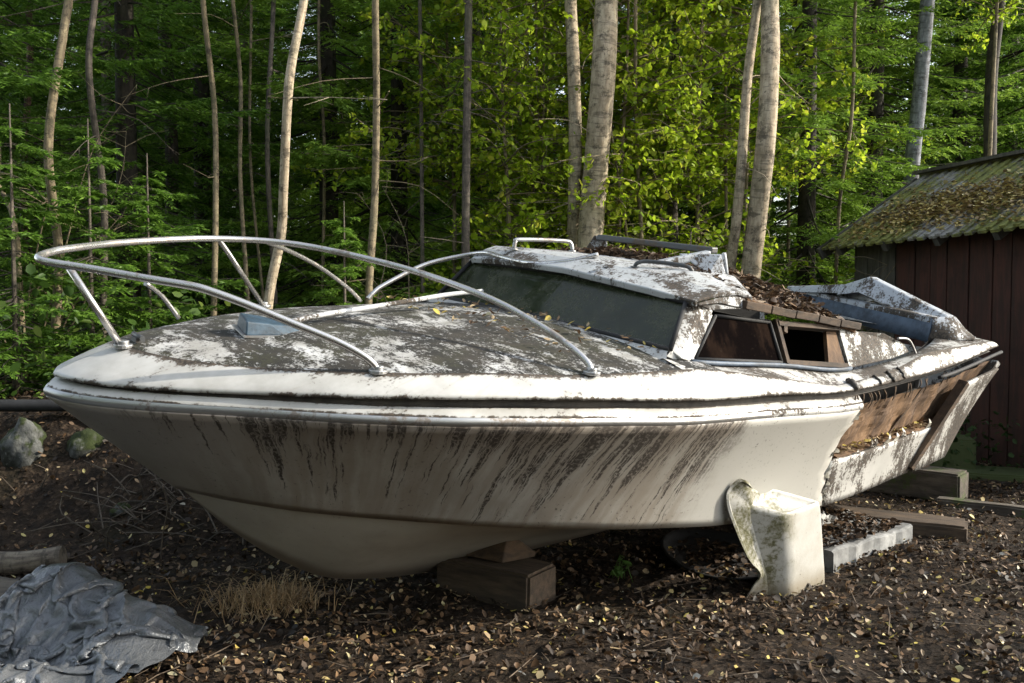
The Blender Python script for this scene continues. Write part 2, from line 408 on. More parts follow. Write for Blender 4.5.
up_s = k.n('ShaderNodeSeparateXYZ', {'Vector': k.n('ShaderNodeNewGeometry').outputs['Normal']}).outputs[2]
cg = k.mix(k.step(n_1, .38, .62), (.11, .112, .105), (.035, .036, .03)); cg = k.mix(k.step(n_2, .58, .68), cg, (.19, .19, .175))
cg = k.mix(k.math('MULTIPLY', k.step(k.math('ADD', n_1, k.math('MULTIPLY', up_s, .25)), .55, .68), .9), cg, (.028, .038, .010))
k.bsdf(cg, .9, bump=k.math('ADD', n_1, k.math('MULTIPLY', n_2, .5)), bump_str=.8, bump_dist=.02, spec=.2); M['rock'] = k.m
M['concrete'] = mat_plain('stained_concrete', (0.21, 0.21, 0.205), 0.85, 0.45, 14, 0.5)

# ------------------------------------------------------------------ camera
CAMZ = 1.25
cam = bpy.data.cameras.new('camera'); camo = bpy.data.objects.new('camera', cam); COL.objects.link(camo)
camo.location = (0, 0, CAMZ); camo.rotation_euler = (math.radians(90) - math.atan(41.5 / 900), 0, 0)
cam.lens = 900 / 1024 * 36; cam.sensor_width = 36; cam.clip_start = 0.05; cam.clip_end = 1000
scene.camera = camo

# ------------------------------------------------------------------ ground
def gz(x, y):
    x = np.asarray(x, float); y = np.asarray(y, float)
    yy = y + 0.18 * vnoise(x * 1.1, y * 1.1, 5)
    bank = 0.55 * smooth01(4.35, 5.5, yy) * smooth01(-0.35, -1.6, x)
    back = 0.35 * smooth01(8, 13, y) + 0.09 * np.clip(y - 13, 0, 60)
    z = bank + back + 0.018 * vnoise(x * 2.3, y * 2.3, 1) + 0.010 * vnoise(x * 7, y * 7, 2) + 0.05 * smooth01(5, 9, y) * vnoise(x * .8, y * .8, 9)
    z = z + 0.07 * bank * vnoise(x * 4.5, y * 4.5, 11) / 0.55
    return z
def G(x, y): return float(gz(x, y))

def build_ground():
    def axis(lo, a, b, hi, fine, nlo, nhi):
        mid = np.arange(a, b, fine)
        return np.concatenate([lo + (a - lo) * (1 - (np.linspace(1, 0, nlo, endpoint=False)) ** 2), mid, b + (hi - b) * np.linspace(0, 1, nhi) ** 2])
    xs = axis(-120, -4.2, 5.0, 120, 0.026, 40, 40); ys = axis(-60, 1.9, 8.0, 140, 0.026, 30, 50)
    X, Y = np.meshgrid(xs, ys); Z = gz(X, Y)
    near = smooth01(12, 8, Y) * (np.abs(X) < 6)
    Z = Z + near * (0.008 * vnoise(X * 19, Y * 19, 3) + 0.006 * vnoise(X * 37, Y * 37, 4))
    ny, nx = X.shape
    V = np.stack([X.ravel(), Y.ravel(), Z.ravel()], 1)
    i = np.arange((ny - 1) * (nx - 1)); r = i // (nx - 1); c = i % (nx - 1); b = r * nx + c
    F = np.stack([b, b + 1, b + nx + 1, b + nx], 1)
    o = link('ground', fast_mesh('ground', V, F, M['ground'], True)); o['kind'] = 'structure'
build_ground()

# ------------------------------------------------------------------ scattered leaves (geometry, countless)
def leaf_cloud(P, size, tilt=0.5, aspect=0.62, yaw=None):
    """P (n,3), size (n,) -> V,F of folded six-point leaves"""
    n = len(P)
    yaw = RNG.uniform(0, 2 * np.pi, n) if yaw is None else yaw
    base = np.array([[-.5, 0, 0], [-.18, .5, .5], [.22, .42, .5], [.5, 0, 0], [.22, -.42, .5], [-.18, -.5, .5]])
    fold = RNG.uniform(-0.1, 0.75, n); curl = RNG.uniform(-0.5, 0.6, n)
    L = np.repeat(base[None], n, 0)
    L[:, :, 1] *= aspect * RNG.uniform(0.35, 1.35, n)[:, None]
    L[:, :, 2] = L[:, :, 2] * fold[:, None] * 0.4 + curl[:, None] * (base[None, :, 0] ** 2)
    L = L * size[:, None, None]
    a = RNG.normal(0, tilt, n); b = RNG.normal(0, tilt, n)
    ca, sa, cb, sb, cy, sy = np.cos(a), np.sin(a), np.cos(b), np.sin(b), np.cos(yaw), np.sin(yaw)
    x, y, z = L[:, :, 0], L[:, :, 1], L[:, :, 2]
    y, z = y * ca[:, None] - z * sa[:, None], y * sa[:, None] + z * ca[:, None]
    x, z = x * cb[:, None] + z * sb[:, None], -x * sb[:, None] + z * cb[:, None]
    x, y = x * cy[:, None] - y * sy[:, None], x * sy[:, None] + y * cy[:, None]
    V = np.stack([x, y, z], 2) + P[:, None, :]
    k = (np.arange(n) * 6)[:, None]
    F = np.concatenate([k + np.array([[0, 5, 4, 3]]), k + np.array([[0, 3, 2, 1]])], 0)
    return V.reshape(-1, 3), F

M['litter'] = mat_leaf('dark_leaf_litter', [(0.0, (0.010, 0.007, 0.005)), (0.4, (0.032, 0.020, 0.012)), (0.7, (0.075, 0.044, 0.024)), (0.9, (0.12, 0.072, 0.038)), (1.0, (0.18, 0.115, 0.065))], 0.1, 0.0, 0.6)
M['fallen'] = mat_leaf('fallen_birch_leaves', [(0.0, (0.11, 0.062, 0.032)), (0.35, (0.21, 0.13, 0.07)), (0.62, (0.36, 0.27, 0.165)), (0.80, (0.42, 0.33, 0.18)), (0.88, (0.48, 0.37, 0.07)), (0.92, (0.45, 0.38, 0.12)), (1.0, (0.42, 0.40, 0.37))], 0.15, 0.0, 0.45)
M['roofleaf'] = mat_leaf('brown_leaf_flakes', [(0.0, (0.02, 0.013, 0.009)), (0.5, (0.07, 0.042, 0.024)), (0.8, (0.15, 0.09, 0.05)), (1.0, (0.24, 0.18, 0.12))], 0.1, 0.0, 0.6)

def scatter(n, y0, y1, power=1.0):
    t = RNG.uniform(0, 1, n) ** power
    y = y0 + (y1 - y0) * t
    x = RNG.uniform(-0.66, 0.66, n) * y
    return x, y

def ground_leaves():
    x, y = scatter(62000, 2.1, 9.0, 1.3)
    cl = vnoise(x * 1.7, y * 1.7, 21)
    keep = RNG.uniform(0, 1, len(x)) < 0.62 + 0.45 * cl + .35 * vnoise(x * 6, y * 6, 23); x, y = x[keep], y[keep]
    P = np.stack([x, y, gz(x, y) + RNG.uniform(0.004, 0.02, len(x))], 1)
    V, F = leaf_cloud(P, 0.012 + 0.03 * RNG.uniform(0, 1, len(x)) ** 1.4, 0.6)
    o = link('dark_leaf_litter', fast_mesh('dark_leaf_litter', V, F, M['litter']))
    tag(o, 'dark rotting leaf litter and bark crumbs covering the soil', 'leaf litter', kind='stuff')
    x, y = scatter(21000, 2.1, 9.0, 1.25)
    cl = vnoise(x * 0.9, y * 0.9, 31) + 0.5 * vnoise(x * 3, y * 3, 32)
    dens = 0.36 + 0.36 * cl + .30 * vnoise(x * 8, y * 8, 33) + 0.22 * smooth01(-0.3, 1.5, x) 
    keep = RNG.uniform(0, 1, len(x)) < dens; x, y = x[keep], y[keep]
    P = np.stack([x, y, gz(x, y) + RNG.uniform(0.010, 0.028, len(x))], 1)
    V, F = leaf_cloud(P, 0.010 + 0.027 * RNG.uniform(0, 1, len(x)) ** 1.8, 0.5)
    o = link('fallen_leaves', fast_mesh('fallen_leaves', V, F, M['fallen']))
    tag(o, 'fallen yellow and tan birch leaves strewn over the dark ground', 'leaves', kind='stuff')
ground_leaves()
def ground_twigs():
    b = MB(); rg = random.Random(17)
    for _ in range(420):
        y = 2.2 + 6 * rg.random() ** 1.4; x = rg.uniform(-.64, .64) * y; a = rg.uniform(0, 6.28); L = rg.uniform(.04, .22) * (1.6 if rg.random() < .1 else 1)
        p = []
        for q in (-.5, 0, .5):
            px_, py_ = x + math.cos(a) * L * q + rg.gauss(0, .008), y + math.sin(a) * L * q + rg.gauss(0, .008); p.append((px_, py_, G(px_, py_) + .012 + rg.uniform(0, .012)))
        r = rg.uniform(.0012, .0035); b.tube(p, [r, r * .9, r * .5], 5, cap=False)
    o = b.build('fallen_twigs', mat_wood('fallen_twig_bark', (.15, .11, .075), (.07, .05, .035), (8, 8, 8))); tag(o, 'thin fallen twigs lying among the leaves on the ground', 'twigs', kind='stuff')
ground_twigs()

# ------------------------------------------------------------------ the boat
TH, ROLL, PIT = math.radians(38), math.radians(7.6), math.radians(1.0)
a0 = Vector((math.cos(TH), math.sin(TH), 0)); p0 = Vector((math.sin(TH), -math.cos(TH), 0)); u0 = Vector((0, 0, 1))
ax = a0 * math.cos(PIT) + u0 * math.sin(PIT); u1 = u0 * math.cos(PIT) - a0 * math.sin(PIT)
pt_ = p0 * math.cos(ROLL) - u1 * math.sin(ROLL); up_ = u1 * math.cos(ROLL) + p0 * math.sin(ROLL)
BOW = Vector((-1.4800, 2.8614, 0.98235))
S0, H0 = 2.3, 0.97
boat = empty('motor_boat')
boat.matrix_world = Matrix.Translation(BOW + ax * S0 - up_ * H0) @ Matrix((ax, -pt_, up_)).transposed().to_4x4()
tag(boat, 'derelict white cabin motorboat with stained hull and bent bow rail propped on timbers', 'boat')
def V(s, w, h): return Vector((s - S0, -w, h + H0))          # along from the bow, to port, up
def BW(s, w, h): return BOW + ax * s + pt_ * w + up_ * h       # the same point in the world

LEN = 4.75
gw = crv([(0, 0), (.03, .09), (.15, .25), (.47, .50), (.79, .73), (1.08, .87), (1.5, .98), (1.96, 1.03), (2.44, 1.035), (3.08, 1.0), (3.92, .93), (4.75, .85)])
gh = crv([(0, -.03), (.79, -.03), (1.08, -.033), (1.5, -.05), (1.96, -.08), (2.44, -.10), (3.08, -.137), (3.92, -.12), (4.75, -.05)])
cw = crv([(.41, 0), (.58, .15), (.74, .30), (1.03, .50), (1.47, .75), (1.88, .86), (2.38, .90), (3.14, .88), (3.92, .82), (4.32, .80)])
ch = crv([(.41, -.40), (.58, -.43), (.74, -.442), (1.03, -.46), (1.47, -.485), (1.88, -.525), (2.38, -.58), (3.14, -.62), (3.92, -.60), (4.32, -.57)])
kh = crv([(.41, -.40), (.64, -.63), (.85, -.79), (1.02, -.88), (1.16, -.915), (1.35, -.945), (1.8, -.97), (2.5, -.965), (3.5, -.92), (4.32, -.86)])
dw = crv([(.22, 0), (.24, .10), (.33, .25), (.50, .42), (.83, .65), (1.14, .77), (1.53, .88), (1.97, .93), (2.44, .955), (3.05, .93), (3.9, .87), (4.71, .80)])
dh = crv([(.22, .12), (.33, .11), (.5, .105), (.83, .11), (1.14, .11), (1.53, .10), (1.97, .10), (2.44, .045), (3.05, -.035), (3.5, -.01), (3.9, .05), (4.71, .06)])
def Gn(t): s = LEN * t; return (s, gw(s), gh(s))
def Cn(t): s = .41 + 3.91 * t; return (s, cw(s), ch(s))
def Dk(t): s = .22 + 4.49 * t; return (s, dw(s), dh(s))
def side_pt(t, v, off=0.0):
    g = Gn(t); c = Cn(t)
    s, w, h = [c[i] + (g[i] - c[i]) * v for i in range(3)]
    flare = 0.024 * math.sin(math.pi * v) * min(1, t * 6) * (1.2 - 0.5 * t)
    w = max(w - flare - off, 0.0)
    return (s, w, h)
TS = [(i / 70) ** 1.6 for i in range(71)]
VS = [i / 14 for i in range(15)]
def tear(v): return 0.648 + 0.027 * (1 - v) - 0.014 * math.sin(math.pi * v) + .0025 * math.sin(v * 31) + .002 * math.sin(v * 67)

def hull_side(sign, t0f, t1f, v0, v1, nt, nv, off=0.0):
    rows, uvs = [], []
    for i in range(nt + 1):
        row, uvr = [], []
        for j in range(nv + 1):
            v = v0 + (v1 - v0) * j / nv
            q = i / nt
            t = t0f(v) + (t1f(v) - t0f(v)) * (q ** 1.6 if t0f(v) == 0 else q)
            s, w, h = side_pt(t, v, off)
            row.append(V(s, sign * w, h)); uvr.append((s, v))
        rows.append(row if sign > 0 else row[::-1]); uvs.append(uvr if sign > 0 else uvr[::-1])
    return rows, uvs
Z0 = lambda v: 0.0
O1 = lambda v: 1.0
b = MB()
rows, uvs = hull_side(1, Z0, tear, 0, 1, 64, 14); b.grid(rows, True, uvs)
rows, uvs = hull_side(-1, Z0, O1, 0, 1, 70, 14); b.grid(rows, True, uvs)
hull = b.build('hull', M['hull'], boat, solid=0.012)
# bottom
b = MB()
for sg in (1, -1):
    rows, uvs = [], []
    for t in TS:
        c = Cn(t); row = []; uvr = []
        for j in range(9):
            v = j / 8
            w = c[1] * v; h = kh(c[0]) + (c[2] - kh(c[0])) * v + (-0.030 * min(1.0, max(0.0, (1.5 - c[0]) / .5)) + .060 * float(smooth01(.95, 1.35, c[0]))) * math.sin(math.pi * v) * min(1, t * 4)
            w = max(0, w - (0.018 if v == 1 else 0) * min(1, t * 5))
            row.append(V(c[0], sg * w, h)); uvr.append((c[0], v))
        rows.append(row if sg > 0 else row[::-1]); uvs.append(uvr if sg > 0 else uvr[::-1])
    b.grid(rows, True, uvs)
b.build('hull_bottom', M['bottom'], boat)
# transom
b = MB()
pts = [V(.41 + 3.91, 0, kh(4.32))]
for v in VS[::2]: s, w, h = side_pt(1, v); pts.append(V(s, w - .004, h))
g = Gn(1)
for v in VS[::-2]: s, w, h = side_pt(1, v); pts.append(V(s, -w + .004, h))
b.poly(pts, 0.03); b.build('transom', M['aftband'], boat)
# surviving lower strip and stern panel on the torn side
VST = 0.47
M['strip'] = mat_moulding('streaked_white_strip', 0.14, (0.50, 0.49, 0.465), (16, 16, 3))
b = MB(); rows, uvs = hull_side(1, tear, lambda v: 0.897, 0, VST, 26, 8); 
for i, r in enumerate(rows):                                        # ragged upper edge
    k = mnoise.noise(Vector((i * 0.45, 3.1, 0))) * 0.012
    r[-1] = r[-1] + Vector((0, 0, k))
b.grid(rows, True, uvs); b.build('hull_side_strip', M['strip'], boat, solid=0.014)
b = MB(); rows, uvs = hull_side(1, lambda v: 0.902 + 0.004 * v, O1, 0, 0.93, 10, 10, -0.012); b.grid(rows, True, uvs)
b.build('stern_panel', M['strip'], boat, solid=0.016)
# brown boards under the missing skin
b = MB(); rows, uvs = hull_side(1, lambda v: tear(v) - 0.02, O1, 0.02, 0.985, 60, 24, 0.05)
for i, r in enumerate(rows):
    for j, p in enumerate(r): r[j] = p + Vector((0, 0.020 * mnoise.noise(Vector((i * .22, j * .16, 2))) + .008 * mnoise.noise(Vector((i * .9, j * .5, 5))), 0))
b.grid(rows, False, uvs); b.build('plywood_liner', M['ply'], boat)
b = MB()                                                            # edge of the panel: a brown frame board
e0 = side_pt(.895, .05, -.01); e1 = side_pt(.905, .93, -.008)
b.bar(V(*e0), V(*e1), .03, .05, (0, -1, 0)); b.build('frame_board', M['brownwood'], boat); b = MB()
for t in (.80,):
    q0 = side_pt(t, .45, .055); q1 = side_pt(t + .012, .98, .055)
    b.bar(V(*q0), V(*q1), .012, .02, (0, -1, 0)); b.build('frame_rib', M['brownwood'], boat); b = MB()
if b.v: b.build('frame_rib', M['brownwood'], boat)
b = MB()                                                            # ledge along the top of the strip
rows = []
for i in range(27):
    t = .668 + (.897 - .668) * i / 26
    q0 = side_pt(t, VST - .012, .0); q1 = side_pt(t, VST + .02, .085)
    rows.append([V(*q0), V(*q1)])
b.grid(rows, False); b.build('ledge', M['ply'], boat, solid=.01)

# rub strip, flange, groove, deck moulding swept round the gunwale
def prof(t, sign):
    g = Vector(Gn(t)); d = Vector(Dk(t))
    e = Vector((g.x - d.x, g.y - d.y, 0))
    e = e.normalized() if e.length > 1e-6 else Vector((-1, 0, 0))
    if t < 0.001: e = Vector((-1, 0, 0))
    def at(o, h, ref=g): 
        q = ref + e * o; return V(q.x, sign * max(q.y, 0), q.z + h)
    gr = .005 + .024 * smooth01(.0, .25, t)
    rub = [at(-.004, -.006), at(.012, -.004), at(.014, .014), at(.004, .022)]
    fl = [at(.003, .023), at(-.004, .030), at(-.040, .046), at(-.052, .048)]
    gro = [at(-.051, .0485), at(-.062, .052), at(-.062, .052 + gr), at(-.05, .055 + gr)]
    top0 = at(-.022, .050 + gr); base = g + e * -.022 + Vector((0, 0, .050 + gr))
    dd = Vector((d.x, d.y, d.z))
    band = [at(-.05, .056 + gr), at(-.018, .050 + gr), at(-.014, .058 + gr), at(-.022, .066 + gr)]
    for q in (.25, .5, .75, .9, .97, 1.0):
        m = base.lerp(dd, q); bul = .004 * math.sin(math.pi * q)
        m = m + e * bul + Vector((0, 0, .016 * (1 - q) + bul * .4))
        band.append(V(m.x, sign * max(m.y, 0), m.z))
    return rub, fl, gro, band
def sweep(idx, t0, t1, n, signs=(1, -1)):
    b = MB()
    for sg in signs:
        rows = []; uvs = []
        for i in range(n + 1):
            q = i / n
            t = t0 + (t1 - t0) * (q ** 1.6 if t0 == 0 else q)
            r = prof(t, sg)[idx]
            uvr = [(t * LEN, j / (len(r) - 1)) for j in range(len(r))]
            rows.append(r if sg > 0 else r[::-1]); uvs.append(uvr if sg > 0 else uvr[::-1])
        b.grid(rows, True, uvs)
    return b
TP = 3.10 / LEN
b = sweep(0, 0, 2.38 / LEN, 60, (1,)); c2 = sweep(0, 0, 1, 60, (-1,)); b.add(c2.v, c2.f, True); b.build('rub_strip', M['alu'], boat)
b = sweep(1, 0, TP, 70, (1,)); c2 = sweep(1, 0, 1, 60, (-1,)); b.add(c2.v, c2.f, True, c2.uv); b.build('hull_flange', M['edge'], boat)
b = sweep(0, 2.38 / LEN, TP, 20, (1,)); b.build('flange_edge', M['band'], boat)
b = sweep(2, 0, 1, 80); b.build('gunwale_groove', M['groove'], boat)
b = sweep(3, 0, 3.02 / LEN, 80, (1,)); c2 = sweep(3, 0, 1, 80, (-1,)); b.add(c2.v, c2.f, True, c2.uv); b.build('deck_edge_moulding', M['edge'], boat)
b = sweep(3, 3.04 / LEN, 1, 40, (1,)); b.build('stern_edge_moulding', M['sternedge'], boat)
b = MB()                                                             # dark strip under the aft moulding
pa = [V(*(Vector(Gn(t)) + Vector((0, .006, .052)))) for t in np.linspace(3.9 / LEN, 1.0, 16)]
b.tube(pa, .010, 8); b.build('rubber_strip', M['black'], boat)

# foredeck with camber
def cam_h(s): return .035 + .035 * smooth01(.3, 1.8, s)
b = MB(); rows = []
for i in range(40):
    t = (i / 39) ** 1.4 * (2.16 - .22) / 4.49
    s, w, h = Dk(t); row = []
    for j in range(25):
        x = 1 - 2 * j / 24
        row.append(V(s, x * w, h + cam_h(s) * (1 - x * x) * min(1, w / .4) + .004 * mnoise.noise(Vector((s * 3, x * 3, 0)))))
    rows.append(row)
b.grid(rows, True); b.build('foredeck', M['deck'], boat)
# side decks
sw = crv([(1.95, .83), (2.12, .83), (3.2, .83), (3.6, .815), (3.81, .80), (4.1, .75), (4.35, .66), (4.5, .60)])
sh = crv([(1.95, .13), (2.12, .095), (2.7, .045), (3.2, -.005), (3.81, .03), (4.2, .065), (4.5, .075)])
b = MB()
for sg in (1, -1):
    rows = []
    for i in range(44):
        s = 1.95 + (4.5 - 1.95) * i / 43
        D = (s, dw(s), dh(s)); row = [V(s, sg * (D[1] + (sw(s) - D[1]) * q), D[2] + (sh(s) - .006 - D[2]) * q) for q in (0, .33, .66, 1)]
        row.append(V(s, sg * (sw(s) - .02), sh(s) - (.10 if s > 3.3 else .012)))
        rows.append(row if sg > 0 else row[::-1])
    b.grid(rows, True)
rows = []
for i in range(8):
    s = 4.48 + (4.71 - 4.48) * i / 7
    rows.append([V(s, x * dw(s), dh(s) + .02 * (1 - x * x)) for x in np.linspace(1, -1, 15)])
b.grid(rows, True)
b.build('side_deck', M['aftband'], boat)

# cabin: windscreen, pillars, roof
BLc, BRc = V(2.01, -.82, .143), V(2.01, .81, .146)
TLc, TRc = V(2.17, -.75, .335), V(2.19, .71, .312)
midB, midT = V(1.985, 0, .162), V(2.185, 0, .352)
def quad_in(p, q, r, s, m):                # shrink a quad towards its inside by fraction m
    c = (p + q + r + s) / 4; return [x + (c - x) * m for x in (p, q, r, s)]
fwd = Vector((-.75, 0, .66)).normalized()
ws = MB(); fr = MB(); gk = MB()
for (p, q, r, s_) in ((BLc, midB, midT, TLc), (midB, BRc, TRc, midT)):
    c = (p + q + r + s_) / 4
    ws.poly([p, q, r, s_], .006, fwd)
wsf = [BLc, midB, BRc, TRc, midT, TLc, BLc]
for i in range(6):
    gk.tube([wsf[i] + fwd * .006, wsf[i + 1] + fwd * .006], .011, 8)
windshield = ws.build('windshield', M['windshield'], boat)
gk.build('rubber_gasket', M['black'], windshield)
b = MB()                                                            # moulded coaming below and beside the glass
rows = []
for x in np.linspace(-1, 1, 21):
    w = .86 * x; base = BLc.lerp(midB, x + 1) if x < 0 else midB.lerp(BRc, x)
    f_ = base + Vector((-.075, -.0, -.045)) ; f_.y = -w
    rows.append([f_ + Vector((-.03, 0, -.02)), f_, base + Vector((-.02, 0, -.004)), base + Vector((.01, 0, .012))])
b.grid(rows, True)
W1b, W1t = V(2.115, .835, .100), V(2.315, .745, .268)
b.add([BRc + Vector((-.02, 0, -.02)), BRc + Vector((0, 0, .0)), TRc, TRc + Vector((.0, -.012, .015)), W1t + Vector((-.01, -.008, .02)), W1b + Vector((-.01, -.008, -.015))],
      [(0, 1, 2, 3, 4, 5)])
pB, pT = V(2.04, .842, .12), V(2.225, .742, .30)
b.poly([BRc + Vector((.006, .0, .0)), pB, pT, TRc + Vector((.0, 0, .0))], .02)
b.poly([pB, W1b + Vector((0, -.004, 0)), W1t + Vector((0, -.004, 0)), pT], .03)
mB, mT = V(2.04, -.842, .12), V(2.225, -.78, .32)
b.poly([BLc, TLc, mT, mB], .02)
b.poly([V(2.04, -.842, .10), V(3.3, -.84, -.01), V(3.3, -.77, .2), mT], .02)
b.build('windshield_moulding', M['band'], boat, bevel=.004)

# roof: faceted moulding
b = MB()
def RP(s, w, h): return V(s, w, h)
rowsR = []
secs = [  # w, front(s,h), crest(s,h), back(s,h)
    (-.78, (2.20, .335), (2.30, .385), (2.62, .355)),
    (-.70, (2.165, .355), (2.28, .405), (2.66, .385)),
    (-.40, (2.165, .372), (2.29, .415), (2.70, .408)),
    (.00, (2.170, .376), (2.31, .418), (2.72, .410)),
    (.30, (2.18, .358), (2.36, .408), (2.72, .402)),
    (.52, (2.19, .345), (2.43, .402), (2.70, .388)),
    (.76, (2.21, .322), (2.44, .345), (2.52, .330)),
]
for w, f_, c, k in secs:
    rowsR.append([V(f_[0] - .004, w, f_[1] - .012), V(f_[0] - .012, w, f_[1]), V(*(f_[0] * .5 + c[0] * .5, w, f_[1] * .5 + c[1] * .5 + .008)), V(c[0], w, c[1]), V(k[0], w, k[1]), V(k[0], w, k[1] - .05)])
b.grid([list(r) for r in rowsR], False)
last = rowsR[-1]
drop = [p + Vector((0, -.010, dz)) for p, dz in zip(last[1:5], (-.008, -.022, -.045, -.042))]
b.add(last[1:5] + drop, [(0, 4, 5, 1), (1, 5, 6, 2), (2, 6, 7, 3)])
roof = b.build('cabin_roof', M['roofwhite'], boat, solid=.02, bevel=.008)
# rotten after part of the roof: boards, edge beam
b = MB(); rows = []
for i in range(12):
    s = 2.5 + (3.36 - 2.5) * i / 11; row = []
    for j in range(13):
        x = 1 - 2 * j / 12
        hh = (.335 - .16 * (s - 2.5) / .86) - .02 + .085 * (1 - x * x) + .012 * mnoise.noise(Vector((s * 6, x * 6, 1)))
        row.append(V(s, x * .765, hh))
    rows.append(row)
b.grid(rows, False); b.build('rotten_roof', M['ply'], boat, solid=.02)
b = MB()
nb = 5
for i in range(nb):
    s0_, s1_ = 2.47 + .9 * i / nb + .004, 2.47 + .9 * (i + 1) / nb - .004
    f0, f1 = (s0_ - 2.47) / .9, (s1_ - 2.47) / .9
    b.bar(V(s0_, .775, .312 - .125 * f0), V(s1_, .775, .312 - .125 * f1 + random.uniform(-.004, .004)), .03, .034)
b.build('roof_beam', M['darkframe'], boat, bevel=.003)
# side windows
b = MB()
def CP(s, q):        # cabin side surface: q 0 sill .. 1 top
    top_h = .275 - .095 * (s - 2.3); bot = sh(s) + .012
    return V(s, .83 + (.745 - .83) * q, bot + (top_h - bot) * q)
w1 = [CP(2.13, .02), CP(2.70, .02), CP(2.69, .93), CP(2.325, .95)]
nrmp = Vector((0, -.9, .4)).normalized()
b.poly(w1, .005, nrmp)
sidewin = b.build('side_window', M['sideglass'], boat)
b = MB()
for i in range(4): b.tube([w1[i] + nrmp * .004, w1[(i + 1) % 4] + nrmp * .004], .008, 8)
b.build('window_gasket', M['black'], sidewin)
b = MB()
b.tube([CP(s, -.03) + Vector((0, -.006, 0)) for s in np.linspace(2.1, 3.24, 14)], .010, 8)
b.build('window_sill', M['blue'], boat)
b = MB()                                                            # frame of the empty window
def seg(s0_, q0, s1_, q1, w_=.03, t_=.022): b.bar(CP(s0_, q0), CP(s1_, q1), t_, w_, nrmp)
seg(2.735, 0.0, 2.735, 1.0, .035); seg(2.735, .90, 3.22, .93, .045); seg(2.735, .03, 3.22, .03, .022)
seg(2.77, .70, 2.79, .95, .04)
b.build('window_frame', M['darkframe'], boat)
b = MB(); pts = [CP(3.09, .02), CP(3.225, .02), CP(3.225, .95), CP(3.15, .95)]
b.poly([p + Vector((0, .01, 0)) for p in pts], .02, nrmp); b.build('window_board', M['ply'], boat)
M['sidepanel'] = mat_moulding('peeling_grey_panel', 0.165, (0.36, 0.37, 0.355), (10, 10, 5))
b = MB(); pts = [CP(3.235, -.02), V(3.62, .825, .026), V(3.81, .805, .045), V(3.78, .79, .085), V(3.6, .775, .145), CP(3.40, .93), CP(3.235, .99)]
b.poly([p + Vector((0, -.004, 0)) for p in pts], .018, nrmp); b.build('side_panel', M['sidepanel'], boat, bevel=.003)
b = MB(); b.tube(catmull([V(3.70, .80, .118), V(3.80, .80, .108), V(3.85, .81, .06), V(3.88, .825, .0)], 5), .006, 8); b.build('bent_tube', M['alu'], boat)
# dark inside of the cabin and cockpit
b = MB(); rows = []
for s in np.linspace(2.2, 4.45, 20):
    wi = min(.79, sw(s) - .03); hb = -.45
    top_l = min(sh(s) - .02, .1)
    rows.append([V(s, wi, top_l), V(s, wi - .05, hb), V(s, -wi + .05, hb), V(s, -wi, top_l)])
b.grid(rows, False)
b.poly([V(2.2, .78, .05), V(2.2, -.78, .05), V(2.2, -.74, -.45), V(2.2, .74, -.45)])
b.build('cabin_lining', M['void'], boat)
b = MB(); b.poly([V(3.28, .74, -.4), V(3.28, -.74, -.4), V(3.28, -.72, .16), V(3.28, .72, .14)], .015); b.build('cabin_bulkhead', M['void'], boat)

M['flake'] = mat_moulding('torn_laminate', .10, (.46, .43, .36))
for k_ in range(24):
    b = MB(); v_ = random.uniform(.05, .97) if k_ < 12 else VST
    t_ = tear(v_) if k_ < 12 else random.uniform(.68, .89)
    p_ = V(*side_pt(t_, v_, -.006)); L_ = random.uniform(.02, .06)
    dirs = Vector((1, 0, random.uniform(-.7, .3))) if k_ < 12 else Vector((random.uniform(-.5, .5), random.uniform(-.4, .4), 1))
    e_p = p_ + dirs.normalized() * L_; sd_ = Vector((0, 0, .014)) if k_ < 12 else Vector((.022, 0, 0))
    mid_p = p_.lerp(e_p, .55) + Vector((0, -.010, 0))
    b.add([p_ - sd_, p_ + sd_, mid_p + sd_ * .6, mid_p - sd_ * .5, e_p], [(0, 1, 2, 3), (3, 2, 4)])
    b.build('torn_flake', M['flake'], boat, solid=.003)
# motor well at the stern: blue panel, white sill, raised transom ridge, curved end
def lerp3(a, c, q): return tuple(a[i] + (c[i] - a[i]) * q for i in range(3))
A_t, A_b = (4.86, -.66, .185), (4.80, -.62, .06)
B_t, B_b = (4.40, .62, .165), (4.36, .63, .035)
b = MB(); rows = []
for i in range(15):
    q = i / 14; tp = lerp3(A_t, B_t, q); bt = lerp3(A_b, B_b, q)
    rows.append([V(*lerp3(bt, tp, k)) for k in (0, .5, 1)])
b.grid(rows, True); b.build('well_panel', M['blue'], boat, solid=.02)
b = MB(); rows = []
for i in range(15):
    q = i / 14; tp = Vector(lerp3(A_t, B_t, q)); u_ = Vector((.07, .02, .0))
    rows.append([V(*(tp + Vector((-.025, -.01, -.02)))), V(*(tp + Vector((-.022, -.01, .008)))), V(*(tp + Vector((.02, .01, .014)))), V(*(tp + Vector((.075, .03, .008)))), V(*(tp + Vector((.08, .03, -.05))))])
b.grid(rows, True); b.build('well_sill', M['greygel'], boat)
b = MB()                                                            # raised white ridge behind the sill
R0, R1, R2 = (4.66, -.12, .275), (4.63, .06, .345), (4.62, .585, .175)
def ridge(p, q, wd, lo0, lo1):
    P, Q = Vector(p), Vector(q)
    fr_ = Vector((-wd, -.02, 0)); bk = Vector((.05, .02, 0))
    b.add([V(*(P + fr_ + Vector((0, 0, -lo0)))), V(*P), V(*(P + bk)), V(*(P + bk + Vector((0, 0, -lo0 - .05)))),
           V(*(Q + fr_ + Vector((0, 0, -lo1)))), V(*Q), V(*(Q + bk)), V(*(Q + bk + Vector((0, 0, -lo1 - .05))))],
          [(0, 1, 5, 4), (1, 2, 6, 5), (2, 3, 7, 6), (0, 3, 2, 1), (4, 5, 6, 7)])
ridge(R1, R2, .07, .10, .07)
